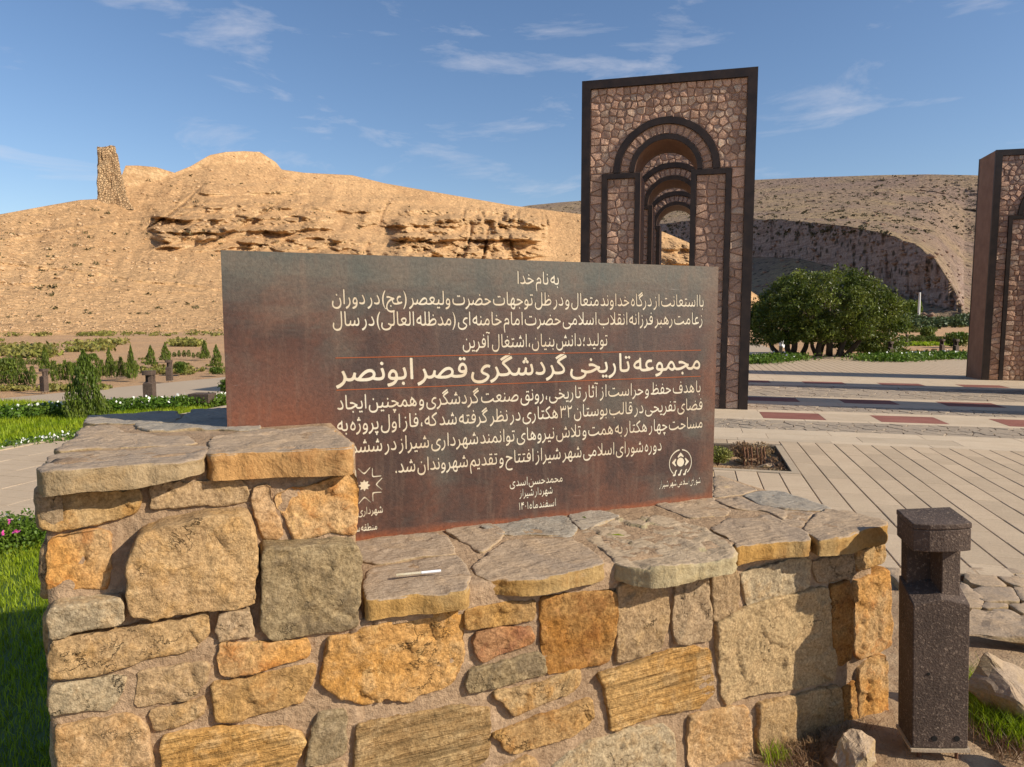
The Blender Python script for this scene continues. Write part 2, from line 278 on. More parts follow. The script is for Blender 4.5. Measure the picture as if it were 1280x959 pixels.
# child space: x along the wall, -y towards the viewer
def wall_child(name, me, loc, mat):
    return link(name, me, mat, wall, loc)
STONES = [
 ('A', 1, 'ochre2', [(55,680),(75,650),(200,625),(400,610),(560,600),(660,590),(672,640),(640,720),(560,755),(450,775),(400,795),(300,805),(190,835),(125,830),(75,815),(60,760)]),
 ('A', 1, 'warm', [(745,570),(900,560),(1100,545),(1284,540),(1334,620),(1339,665),(1184,690),(984,700),(740,708),(735,690)]),
 ('B', 1, 'pink', [(370,590),(470,575),(480,640),(530,780),(565,880),(520,908),(440,905),(370,730)]),
 ('B', 1, 'orange', [(520,630),(620,590),(760,565),(880,530),(940,500),(985,470),(1000,560),(1012,720),(1010,850),(985,875),(850,865),(740,885),(640,912),(600,840),(550,730),(510,650)]),
 ('C', 1, 'orange', [(118,165),(250,130),(400,100),(478,120),(482,250),(470,380),(455,465),(300,460),(200,475),(110,485),(105,400),(112,250)]),
 ('C', 0, 'tan', [(650,150),(760,100),(900,70),(1100,30),(1270,20),(1330,40),(1370,130),(1385,260),(1380,400),(1378,555),(1300,575),(1180,590),(1030,605),(900,615),(760,640),(620,630),(600,500),(590,330),(630,200)]),
 ('D', 0, 'green', [(440,225),(600,215),(860,205),(1010,200),(1040,290),(1035,400),(1020,560),(1010,690),(900,725),(740,735),(600,765),(490,770),(450,720),(430,560),(432,400)]),
 ('C', 0, 'pale', [(105,590),(250,565),(400,555),(540,545),(550,680),(450,700),(320,720),(200,765),(120,780),(90,650)]),
 ('E', 0, 'tan', [(120,185),(300,150),(560,130),(800,80),(1070,30),(1080,130),(990,240),(870,265),(620,315),(500,355),(430,370),(250,400),(125,415),(90,330),(100,250)]),
 ('D', 0, 'grey', [(160,640),(250,615),(360,600),(375,680),(385,765),(230,775),(165,785),(155,720)]),
 ('F', 0, 'orange', [(165,190),(350,190),(560,180),(700,175),(715,220),(700,280),(600,305),(470,345),(340,380),(190,400),(165,280)]),
 ('F', 0, 'ochre', [(130,450),(300,410),(500,380),(640,345),(760,330),(750,400),(715,480),(670,560),(560,590),(400,630),(270,670),(150,675),(130,600)]),
 ('E', 0, 'pale', [(120,460),(230,440),(400,415),(520,400),(590,410),(560,480),(500,570),(465,605),(330,600),(200,615),(125,630)]),
 ('E', 0, 'warm', [(660,370),(800,350),(980,335),(1090,330),(1060,430),(1020,490),(970,530),(850,555),(640,575),(650,480)]),
 ('E', 0, 'tan', [(740,620),(850,590),(1000,550),(1060,530),(1060,620),(980,670),(850,705),(760,728)]),
 ('E', 0, 'pink', [(140,710),(300,680),(450,650),(580,625),(660,680),(720,730),(730,850),(725,1060),(160,1060),(150,850)]),
 ('E', 0, 'layer', [(800,780),(960,745),(1184,720),(1400,725),(1550,715),(1660,750),(1675,800),(1650,870),(1620,940),(1560,1060),(810,1060)]),
 ('F', 0, 'green2', [(770,630),(860,610),(940,610),(945,700),(925,870),(850,915),(740,945),(700,935),(720,800),(740,700)]),
 ('H', 0, 'orange2', [(-150,160),(0,140),(150,90),(380,40),(480,10),(640,-20),(680,10),(690,120),(680,300),(640,420),(560,470),(460,500),(350,550),(180,545),(60,560),(-60,530),(-180,450),(-185,380),(-160,280)]),
 ('G', 0, 'ochre', [(700,605),(850,575),(1000,555),(1120,540),(1125,600),(1110,660),(960,690),(820,710),(705,720),(690,650)]),
 ('G', 0, 'redor', [(760,740),(900,720),(1090,700),(1110,760),(1100,800),(1000,840),(900,870),(810,905),(770,870),(755,800)]),
 ('H', 0, 'green', [(725,365),(900,320),(1050,280),(1150,255),(1185,300),(1190,380),(1000,420),(880,465),(720,505),(710,450)]),
 ('J', 0, 'rust', [(175,-90),(320,-110),(500,-118),(630,-130),(640,0),(625,150),(590,300),(440,345),(340,375),(220,380),(200,340),(185,200),(170,0)]),
 ('H', 0, 'ochre2', [(860,510),(1000,480),(1150,440),(1290,400),(1390,360),(1380,450),(1320,495),(1200,540),(1100,590),(990,640),(950,600),(920,550)]),
 ('H', 0, 'ochre', [(850,760),(1000,710),(1150,650),(1300,600),(1470,540),(1480,640),(1440,700),(1300,770),(1180,815),(990,870),(930,830),(900,780)]),
 ('J', 0, 'warm', [(650,-160),(760,-190),(890,-185),(940,-120),(955,0),(940,120),(910,235),(800,265),(700,295),(645,305),(638,180),(645,0)]),
 ('J', 0, 'layer', [(525,390),(700,345),(850,290),(1000,235),(1130,215),(1220,240),(1225,380),(1240,500),(1150,600),(1060,610),(900,640),(740,690),(650,725),(600,725),(590,600),(560,480)]),
 ('I', 0, 'grey', [(1010,580),(1100,560),(1190,560),(1205,700),(1215,850),(1215,980),(1100,1000),(1000,1000),(985,880),(1000,700)]),
 ('K', 0, 'warm', [(140,660),(220,645),(300,635),(310,780),(300,900),(210,950),(150,960),(140,800)]),
 ('K', 0, 'pale', [(325,690),(400,650),(560,610),(700,575),(755,600),(730,740),(640,790),(540,815),(400,865),(365,875),(340,780)]),
 ('Q', 0, 'tan2', [(165,80),(300,0),(480,-70),(640,-110),(800,-150),(850,-140),(860,0),(880,200),(910,330),(880,420),(720,460),(560,490),(380,500),(230,570),(200,480),(180,300)]),
 ('K', 0, 'grey', [(765,600),(880,575),(1000,560),(1010,640),(1000,700),(900,710),(800,725),(775,680)]),
 ('Q', 0, 'rust', [(870,-160),(980,-190),(1000,-60),(1000,100),(995,290),(930,330),(890,260),(870,50)]),
 ('K', 0, 'ochre2', [(1030,540),(1100,520),(1200,480),(1215,540),(1205,600),(1120,630),(1040,655),(1020,600)]),
 ('Q', 0, 'orange', [(1015,-180),(1080,-200),(1230,-250),(1245,-150),(1245,50),(1240,210),(1180,250),(1030,295),(1012,100),(1000,-50)]),
 ('Q', 0, 'orange', [(1045,360),(1100,310),(1210,270),(1225,320),(1220,500),(1230,680),(1150,715),(1050,725),(1045,540)]),
 ('Q', 0, 'tan', [(430,575),(560,545),(710,505),(800,480),(930,470),(940,600),(950,700),(945,830),(830,900),(700,940),(500,980),(440,940),(420,740),(435,680)]),
 ('J', 0, 'pink', [(1085,650),(1200,620),(1300,600),(1440,590),(1460,700),(1480,900),(1500,1060),(1090,1060),(1085,900),(1080,800)]),
 ('J', 0, 'pale', [(370,870),(490,800),(700,740),(930,700),(985,740),(990,850),(980,1060),(230,1060),(240,960)]),
 ('H', 0, 'tan', [(1000,930),(1084,885),(1130,915),(1150,1060),(860,1060),(880,980)]),
 ('H', 0, 'layerg', [(30,700),(250,655),(460,620),(640,590),(840,590),(845,700),(840,890),(800,930),(700,960),(640,1060),(20,1060),(20,850)]),
 ('Q', 0, 'rust', [(960,480),(1030,430),(1035,600),(1035,715),(965,760),(955,600)]),
 ('F', 0, 'warm', [(740,965),(930,925),(950,1060),(690,1060)]),
]
M['ochre2'] = rock('mixed_ochre_stone', (.50,.33,.13), (.48,.35,.18), (.48,.26,.07))
M['orange2'] = rock('rugged_golden_stone', (.55,.34,.13), (.50,.28,.08), (.56,.40,.20))
M['green2'] = rock('olive_grey_stone', (.37,.30,.175), (.33,.27,.16), (.40,.33,.21))
M['tan2'] = rock('tan_green_stone', (.45,.345,.19), (.41,.32,.18), (.48,.36,.20))
XU, VU, NU = XV, ZV, -YV
for i, (o_, lean, mat, pts) in enumerate(STONES):
    poly = face_uz(o_, pts, lean); zc = sum(p[1] for p in poly)/len(poly)
    lay = 30 if mat.startswith('layer') else 0
    rr = {'orange':.010,'orange2':.011,'rust':.008,'redor':.010,'green':.007}.get(mat, .0065)
    me, org = slab_mesh('stone', poly, XU, VU, NU, .0, .10, rr, i+1, step=.0085, jit=.0075, bev=.0035, layered=lay, facet=0 if lay else .8, tilt=(random.uniform(-.03,.03), random.uniform(-.03,.05)-(.20 if lean else 0)))
    nf = NF - (max(0, zc-.75)*.20+.015 if lean else 0) + random.uniform(.001,.010)
    wall_child('stone', me, org+Vector((0,-nf,0)), M[mat])
# mortar body, bumpy and set back
km = NM('mortar', .95, .1); co = km.coord(scale=(1,1,1)); fi = km.noise(co, 60, 6, .7); me_ = km.noise(co, 5, 4, .6)
x = km.mix(km.ramp(me_, .35,.65), (.42,.295,.185), (.33,.225,.135)); x = km.mix(.75, x, km.mix(km.ramp(fi,.3,.7), (.62,.58,.55), (1.3,1.3,1.3)), 'MULTIPLY'); x = km.mix(km.math('MULTIPLY', km.ramp(km.noise(co, 3.5, 6, .7), .55, .68), .5), x, (.24,.16,.10)); km.bump(km.math('ADD', km.math('MULTIPLY', fi, .5), km.math('MULTIPLY', km.noise(co, 14, 6, .7), 2.2)), .010); M['mortar'] = km.col(x)
def bumpy_block(name, u0, u1, nb, nfz, z0, z1, mat, seed, d=.012, res=.025):
    """closed block with noisy faces; nfz(z) front distance"""
    nu, nz, nn = [max(2, int(round(s/res))) for s in (u1-u0, z1-z0, .9)]
    vs = {}; V = []; F = []
    def vid(i, j, k):
        if (i,j,k) in vs: return vs[(i,j,k)]
        z = z0+(z1-z0)*j/nz; f = nfz(z); vs[(i,j,k)] = len(V); V.append((u0+(u1-u0)*i/nu, -(nb+(f-nb)*k/nn), z)); return len(V)-1
    for i in range(nu):
        for j in range(nz):
            F.append((vid(i,j,nn),vid(i+1,j,nn),vid(i+1,j+1,nn),vid(i,j+1,nn))); F.append((vid(i,j+1,0),vid(i+1,j+1,0),vid(i+1,j,0),vid(i,j,0)))
    for i in range(nu):
        for k in range(nn): F.append((vid(i,nz,k+1),vid(i+1,nz,k+1),vid(i+1,nz,k),vid(i,nz,k)))
    for j in range(nz):
        for k in range(nn):
            F.append((vid(0,j,k),vid(0,j,k+1),vid(0,j+1,k+1),vid(0,j+1,k))); F.append((vid(nu,j,k+1),vid(nu,j,k),vid(nu,j+1,k),vid(nu,j+1,k+1)))
    P = np.array(V); c = P.mean(0); D = np.stack([fbm(P, 11, 4, seed), fbm(P+9, 11, 4, seed+1), fbm(P+5, 11, 4, seed+2)], 1)*d*1.6
    return link(name, mesh(name, (P+D).tolist(), F, True), mat, wall)
bumpy_block('mortar_core', -.12, 1.95, -.36, lambda z: NF-.007, -.25, .735, M['mortar'], 3, .009)
bumpy_block('mortar_core', -.86, -.085, -.44, lambda z: NF-.006-max(0, z-.75)*.20-(.015 if z > .75 else 0), -.25, 1.19, M['mortar'], 4, .009)
# coping slabs on the lower wall and on the block (outline on the top plane, front edge hanging over)
def top_uv(o, pts, z):
    r = []
    for p in pts:
        P = atz(*px(o, p), z); u, n, _ = tou(P); r.append((u, -n))
    return r
ZL, ZP = .80, 1.2407
CAPS = [
 ('G', ZL, 'flagO', [(95,490),(85,400),(110,340),(300,300),(500,265),(640,250),(700,330),(720,400),(705,468),(600,478),(420,492),(250,505),(100,525)], .068),
 ('G', ZL, 'flag', [(20,170),(300,130),(520,105),(600,160),(640,210),(630,240),(400,265),(150,300),(60,280),(20,240)], .06),
 ('G', ZL, 'flag', [(560,100),(700,60),(860,60),(940,110),(910,150),(800,235),(700,170)], .06),
 ('I', ZL, 'flagO', [(-225,560),(-235,500),(-140,430),(-30,360),(150,345),(350,345),(450,390),(560,470),(565,500),(400,540),(200,585),(0,600),(-150,590)], .06),
 ('I', ZL, 'flagg', [(-200,270),(0,240),(200,205),(320,205),(400,240),(410,300),(350,330),(100,320),(-100,320)], .06),
 ('I', ZL, 'flagg', [(340,200),(520,165),(660,210),(520,260),(425,290)], .06),
 ('I', ZL, 'flagR', [(430,300),(560,240),(700,205),(900,195),(1000,220),(1200,285),(1300,335),(1360,400),(1375,440),(1200,470),(1000,510),(880,520),(760,505),(650,490),(540,400),(470,350)], .066),
 ('K', ZL, 'flag', [(-380,100),(-200,60),(0,20),(150,0),(155,195),(270,265),(240,300),(0,320),(-200,230)], .06),
 ('K', ZL, 'flagO', [(140,385),(240,325),(400,320),(500,295),(600,350),(690,385),(745,415),(740,450),(560,465),(400,480),(300,495),(285,470),(230,430)], .066),
 ('K', ZL, 'flagO', [(715,375),(790,290),(850,262),(1000,280),(1160,320),(1222,335),(1215,362),(1100,385),(980,425),(870,450),(800,455),(765,430)], .07),
 ('K', ZL, 'flagg', [(330,180),(440,150),(560,150),(740,205),(880,255),(790,268),(600,262),(450,235)], .05),
 ('K', ZL, 'flag', [(160,60),(250,80),(430,145),(320,175),(162,190)], .05),
 ('K', ZL, 'flag', [(165,205),(310,195),(450,240),(595,270),(590,330),(490,275),(280,262)], .05),
 ('K', ZL, 'flag', [(510,275),(620,268),(775,278),(700,360),(640,362)], .05),
 ('A', ZP, 'flag', [(40,430),(130,360),(400,335),(800,310),(1090,302),(1080,335),(1020,375),(900,395),(600,415),(200,445),(60,450)], .066),
 ('B', ZP, 'flagOr', [(103,360),(108,300),(130,260),(270,225),(600,200),(810,185),(900,240),(980,290),(987,320),(700,330),(400,345),(130,365)], .082),
 ('A', ZP, 'flag', [(160,340),(165,318),(240,270),(320,195),(500,185),(560,225),(700,240),(760,250),(980,255),(1015,290),(700,312),(360,325)], .06),
 ('A', ZP, 'flagg', [(325,175),(345,130),(600,118),(880,103),(915,140),(870,168),(620,178)], .05),
 ('A', ZP, 'flagg', [(940,138),(980,93),(1190,88),(1400,85),(1400,215),(1250,215),(980,210),(720,222),(650,200),(640,178),(880,172)], .06),
]
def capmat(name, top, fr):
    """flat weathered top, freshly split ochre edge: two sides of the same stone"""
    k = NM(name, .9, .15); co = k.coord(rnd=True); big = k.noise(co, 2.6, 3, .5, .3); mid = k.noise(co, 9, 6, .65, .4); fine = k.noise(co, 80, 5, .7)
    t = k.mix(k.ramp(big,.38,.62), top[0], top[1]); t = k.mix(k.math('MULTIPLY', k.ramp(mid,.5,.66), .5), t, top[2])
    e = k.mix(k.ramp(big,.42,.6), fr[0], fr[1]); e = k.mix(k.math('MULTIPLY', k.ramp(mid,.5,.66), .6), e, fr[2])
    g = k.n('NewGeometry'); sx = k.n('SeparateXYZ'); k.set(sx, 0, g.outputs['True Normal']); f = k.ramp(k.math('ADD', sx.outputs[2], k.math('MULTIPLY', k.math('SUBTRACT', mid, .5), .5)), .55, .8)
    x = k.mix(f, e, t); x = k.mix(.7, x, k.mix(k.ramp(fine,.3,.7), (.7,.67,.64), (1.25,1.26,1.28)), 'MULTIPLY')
    sc2 = k.n('Mapping'); k.set(sc2, 'Vector', co); k.set(sc2, 'Rotation', (0,0,.5)); k.set(sc2, 'Scale', (3,16,3)); st = k.noise(sc2.outputs[0], 3, 5, .65)
    h = k.math('ADD', k.math('MULTIPLY', fine, .4), k.math('ADD', k.math('MULTIPLY', mid, 1.1), k.math('MULTIPLY', st, 1.2))); k.bump(h, .010); return k.col(x)
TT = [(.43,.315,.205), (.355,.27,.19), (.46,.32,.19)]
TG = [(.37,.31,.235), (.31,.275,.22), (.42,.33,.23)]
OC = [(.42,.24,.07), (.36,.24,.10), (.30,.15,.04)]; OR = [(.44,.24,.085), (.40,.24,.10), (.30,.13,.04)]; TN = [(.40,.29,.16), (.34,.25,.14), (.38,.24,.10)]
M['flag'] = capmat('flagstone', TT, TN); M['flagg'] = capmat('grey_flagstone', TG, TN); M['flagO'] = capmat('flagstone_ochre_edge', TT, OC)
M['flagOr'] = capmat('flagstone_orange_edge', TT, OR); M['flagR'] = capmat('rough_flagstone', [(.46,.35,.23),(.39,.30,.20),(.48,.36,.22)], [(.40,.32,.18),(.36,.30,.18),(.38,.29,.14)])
for i, (o_, z, mat, pts, th) in enumerate(CAPS):
    poly = top_uv(o_, pts, z)
    me, org = slab_mesh('coping_slab', poly, XV, YV, ZV, -.007, th, .004 if mat != 'flagR' else .007, 60+i, step=.012, jit=.009, bev=.004, facet=.45 if mat != 'flagR' else .8, cap=True)
    wall_child('coping_slab', me, org+Vector((0,0,z-.004-random.uniform(0,.006))), M[mat])
# mortar bed under and between the slabs
mb = empty
bumpy_block('mortar_bed', -.05, 1.93, -.35, lambda z: .575, .70, .7855, M['mortar'], 8, .0045)
bumpy_block('mortar_bed', -.85, -.08, -.46, lambda z: .47, 1.12, 1.226, M['mortar'], 9, .0045)
# stones on the sides the photo only hints at: left end, right end, back, block's inner side
def clip_cells(pts, rect, gap):
    """voronoi cells of pts clipped to rect, shrunk by gap"""
    x0, x1, y0, y1 = rect; P = np.array(pts); cells = []
    for i, p in enumerate(P):
        d = np.hypot(*(P-p).T); nb = np.argsort(d)[1:16]; poly = [(x0,y0),(x1,y0),(x1,y1),(x0,y1)]
        for j in nb:
            q = P[j]; m = (p+q)/2; n = q-p; L_ = np.hypot(*n); n = n/L_; off = np.dot(m, n)-gap/2; new = []
            for a in range(len(poly)):
                s, e = poly[a], poly[(a+1)%len(poly)]; ds = s[0]*n[0]+s[1]*n[1]-off; de = e[0]*n[0]+e[1]*n[1]-off
                if ds <= 0: new.append(s)
                if ds*de < 0: t = ds/(ds-de); new.append((s[0]+(e[0]-s[0])*t, s[1]+(e[1]-s[1])*t))
            poly = new
            if len(poly) < 3: break
        cells.append(poly if len(poly) >= 3 else None)
    return cells
def brick_pts(rect, w, h, jit, rnd):
    x0, x1, y0, y1 = rect; nr = max(1, round((y1-y0)/h)); r = []
    for j in range(nr):
        nc = max(1, round((x1-x0)/(w*rnd.uniform(.8,1.25)))); off = rnd.random()*.8
        for i in range(-1, nc+1):
            x = x0+(i+.5+off*.5)*(x1-x0)/nc+rnd.uniform(-jit,jit)*w; y = y0+(j+.5)*(y1-y0)/nr+rnd.uniform(-jit,jit)*h
            if x0 < x < x1: r.append((x, min(max(y,y0+.01),y1-.01)))
    return r
rn = random.Random(5); sd_ = 200
def side_face(u0, u1, z0, z1, U, N, orgf):
    global sd_
    rect = (u0, u1, z0, z1); P = brick_pts(rect, .26, .16, .25, rn)
    for c in clip_cells(P, rect, .03):
        if not c or len(c) < 3: continue
        ar = abs(sum(c[i][0]*c[(i+1)%len(c)][1]-c[(i+1)%len(c)][0]*c[i][1] for i in range(len(c))))/2
        if ar < .003: continue
        sd_ += 1; me, org = slab_mesh('stone', c, U, ZV, N, 0, .05, .006, sd_, step=.022, jit=.005, bev=.012, rings=4)
        wall_child('stone', me, org+orgf, M[rn.choice(['tan','pale','ochre','warm','grey','ochre2','pink'])])
side_face(-.50, .40, .0, 1.18, YV, -XV, Vector((-.87,0,0)))          # left end
side_face(-.52, .34, .0, .72, YV, XV, Vector((1.965,0,0)))           # right end
side_face(-.85, -.10, .0, 1.18, -XV if False else XV, YV, Vector((0,.45,0)))
side_face(-.02, 1.93, .0, .72, XV, YV, Vector((0,.365,0)))
side_face(-.42, .42, .82, 1.18, YV, XV, Vector((-.085,0,0)))         # block's inner side
# ------------------------------------------------------------------ the rusty plaque: letters cut through the face plate, white sheet behind
AF = {}
for cp in list(range(0xFB50, 0xFC00))+list(range(0xFE70, 0xFEFD)):
    d = unicodedata.decomposition(chr(cp)).split()
    if len(d) >= 2 and d[0] in ('<isolated>','<final>','<initial>','<medial>'):
        AF.setdefault(''.join(chr(int(h,16)) for h in d[1:]), {})['s' if d[0] == '<isolated>' else d[0][1]] = chr(cp)
def shape_fa(t):
    """contextual Arabic letter forms, returned in visual (left to right) order"""
    t = t.replace('لا', '\ue000').replace('لآ', '\ue001'); key = {'\ue000':'لا', '\ue001':'لآ'}
    fm = [AF.get(key.get(c, c)) for c in t]; o = []
    for i, c in enumerate(t):
        f = fm[i]
        if not f: o.append({'(':')', ')':'('}.get(c, c)); continue
        pv = i > 0 and fm[i-1] and 'i' in fm[i-1]; nx = i < len(t)-1 and fm[i+1] and 'f' in fm[i+1] and 'i' in f
        k = 'm' if pv and nx else 'f' if pv and 'f' in f else 'i' if nx else 's'
        o.append(f.get(k) or f.get('s'))
    s = ''.join(reversed(o)); r = ''; num = ''
    for c in s:                                   # digits stay left to right
        if '\u06f0' <= c <= '\u06f9': num = c+num
        else: r += num+c; num = ''
    return r+num
def glyph_polys(txt):
    c = bpy.data.curves.new('tmp', 'FONT'); c.body = txt; c.resolution_u = 4; o = bpy.data.objects.new('tmp', c); COL.objects.link(o)
    bpy.context.view_layer.update(); dg = bpy.context.evaluated_depsgraph_get(); cu = o.evaluated_get(dg).to_curve(dg); res = []
    T = np.linspace(0, 1, 6)[:-1][:,None]
    for sp in cu.splines:
        b = sp.bezier_points; n = len(b); pts = []
        for i in range(n):
            p0 = np.array(b[i].co[:2]); p1 = np.array(b[i].handle_right[:2]); q = b[(i+1)%n]; p2 = np.array(q.handle_left[:2]); p3 = np.array(q.co[:2])
            pts.append((1-T)**3*p0+3*(1-T)**2*T*p1+3*(1-T)*T*T*p2+T**3*p3)
        if pts: res.append(np.concatenate(pts))
    bpy.data.objects.remove(o); bpy.data.curves.remove(c); return res
PU0, PU1, PZ0, PZ1 = -.424, 1.600, .780, 1.822
FS = .00045                                        # fine raster step
RW, RH = int((PU1-PU0)/FS), int((PZ1-PZ0)/FS)
acc = np.zeros((RH, RW), np.int8)
def burn(polys, mask_mode=False):
    """non-zero winding fill of closed polylines given in plaque metres"""
    global acc
    A = np.concatenate([p for p in polys]); B = np.concatenate([np.roll(p, -1, 0) for p in polys])
    x0, y0, x1, y1 = (A[:,0]-PU0)/FS, (A[:,1]-PZ0)/FS, (B[:,0]-PU0)/FS, (B[:,1]-PZ0)/FS
    lo = int(max(0, math.floor(min(y0.min(), y1.min())))); hi = int(min(RH-1, math.ceil(max(y0.max(), y1.max()))))
    wnd = np.zeros((hi-lo+2, RW+1), np.int16)
    up = y1 > y0; ya, yb = np.minimum(y0, y1), np.maximum(y0, y1); ra = np.ceil(ya-.5).astype(int); rb = np.ceil(yb-.5).astype(int); cnt = rb-ra
    idx = np.repeat(np.arange(len(cnt)), np.maximum(cnt, 0))
    if len(idx) == 0: return
    st = np.concatenate([[0], np.cumsum(np.maximum(cnt,0))[:-1]]); row = ra[idx]+(np.arange(len(idx))-st[idx])
    t = (row+.5-y0[idx])/(y1[idx]-y0[idx]); xx = np.clip(np.ceil(x0[idx]+(x1[idx]-x0[idx])*t-.5).astype(int), 0, RW)
    ok = (row >= lo) & (row <= hi); np.add.at(wnd, (row[ok]-lo, xx[ok]), np.where(up[idx], 1, -1)[ok])
    m = (np.cumsum(wnd, 1)[:, :RW] != 0)[:hi-lo+1]
    acc[lo:hi+1] |= m.astype(np.int8)
def line(txt, ul, ur, base, alif, gap=.15):
    """words set one by one from the right, with the plaque's tight word gaps"""
    ws = txt.split(' '); x = 0; parts = []
    for w_ in ws:
        if any('\u06f0' <= c <= '\u06f9' for c in w_): P = glyph_polys(shape_fa(w_))
        else: P = glyph_polys(shape_fa(w_))
        al = np.concatenate(P); a, b_ = al[:,0].min(), al[:,0].max(); x -= (b_-a); parts += [p+np.array([x-a, 0]) for p in P]; x -= gap
    x += gap; sx = (ur-ul)/(-x); sy = alif/.714
    burn([np.stack([ur+p[:,0]*sx, base+p[:,1]*sy], 1) for p in parts]); return sx/sy
TXT = [('به نام خدا', .642, .8216, 1.731, .050),
 ('با استعانت از درگاه خداوند متعال و در ظل توجهات حضرت ولیعصر (عج) در دوران', -.0666, 1.5273, 1.648, .052),
 ('زعامت رهبر فرزانه انقلاب اسلامی حضرت امام خامنه ای (مدظله العالی) در سال', -.0657, 1.5231, 1.571, .052),
 ('تولید؛ دانش بنیان، اشتغال آفرین', .4163, 1.0472, 1.485, .052),
 ('مجموعه تاریخی گردشگری قصر ابونصر', -.059, 1.5165, 1.374, .077),
 ('با هدف حفظ و حراست از آثار تاریخی، رونق صنعت گردشگری و همچنین ایجاد', -.057, 1.5222, 1.272, .052),
 ('فضای تفریحی در قالب بوستان ۳۲ هکتاری در نظر گرفته شد که، فاز اول پروژه به', -.0588, 1.5349, 1.194, .052),
 ('مساحت چهار هکتار به همت و تلاش نیروهای توانمند شهرداری شیراز در ششمین', -.075, 1.5372, 1.112, .052),
 ('دوره شورای اسلامی شهر شیراز افتتاح و تقدیم شهروندان شد.', .1496, 1.3233, 1.025, .052),
 ('محمدحسن اسدی', .6092, .8436, .930, .034), ('شهردار شیراز', .6512, .7983, .885, .032), ('اسفندماه ۱۴۰۱', .6488, .8132, .831, .032),
 ('شورای اسلامی شهر شیراز', 1.315, 1.535, .862, .030), ('شهرداری شیراز', -.052, .1000, .880, .028), ('منطقه سه', -.014, .0780, .818, .028)]
for a in TXT:
    line(*a, gap=.15)
def ring(cx, cy, r0, r1, a0, a1, n=60):
    a = np.linspace(math.radians(a0), math.radians(a1), n); return np.concatenate([np.stack([cx+np.cos(a)*r1, cy+np.sin(a)*r1], 1), np.stack([cx+np.cos(a[::-1])*r0, cy+np.sin(a[::-1])*r0], 1)])
def poly_(cx, cy, pts, s): return np.array([(cx+x*s, cy+y*s) for x, y in pts], float)
# right emblem: broken ring, four-lobed bud over three slanted strokes
ex, ey = 1.424, .962
burn([ring(ex, ey, .056, .0605, -52, 84), ring(ex, ey, .056, .0605, 96, 232)])
burn([ring(ex, ey+.003, 0, .0195, 0, 359.9, 40)])
q = poly_(0, 0, [(-.85,-.25),(-.95,.1),(0,1.15),(.95,.1),(.85,-.25),(0,.22)], .0175)
for a, dx, dy in ((0, 0, .027), (90, -.026, .003), (-90, .026, .003)):
    c_, s_ = math.cos(math.radians(a)), math.sin(math.radians(a)); burn([np.stack([ex+dx+q[:,0]*c_-q[:,1]*s_, ey+dy+q[:,0]*s_+q[:,1]*c_], 1)])
for k in range(3): burn([poly_(ex-.030+k*.027, ey-.042, [(-.62,-.55),(-.1,-.5),(.05,.2),(.3,.6),(.95,.75),(.55,.3),(.45,-.3),(.25,-.95),(-.55,-1.0)], .0155)])
# left emblem: eight-pointed star in a flower of eight open petals
ex, ey = .034, .988
burn([np.array([(ex+(.022 if i%2 == 0 else .0125)*math.sin(math.pi*i/8), ey+(.022 if i%2 == 0 else .0125)*math.cos(math.pi*i/8)) for i in range(16)])])
for k in range(8):
    v = math.pi/4*k
    for sg in (-1, 1):
        A_, B_ = [], []
        for t in np.linspace(0, 1, 12):
            r_, an = .042+.025*t, v+sg*math.radians(19)*t**.55; A_.append((ex+r_*math.sin(an), ey+r_*math.cos(an))); r_ += .0046; B_.append((ex+r_*math.sin(an), ey+r_*math.cos(an)))
        burn([np.array(A_+B_[::-1])])
TITLE_ROWS = (int((1.345-PZ0)/FS), int((1.456-PZ0)/FS))
for _ in range(2):
    T_ = acc[TITLE_ROWS[0]:TITLE_ROWS[1]]; Q_ = np.pad(T_, 1); acc[TITLE_ROWS[0]:TITLE_ROWS[1]] = np.maximum.reduce([Q_[:-2,1:-1], Q_[2:,1:-1], Q_[1:-1,:-2], Q_[1:-1,2:], T_])
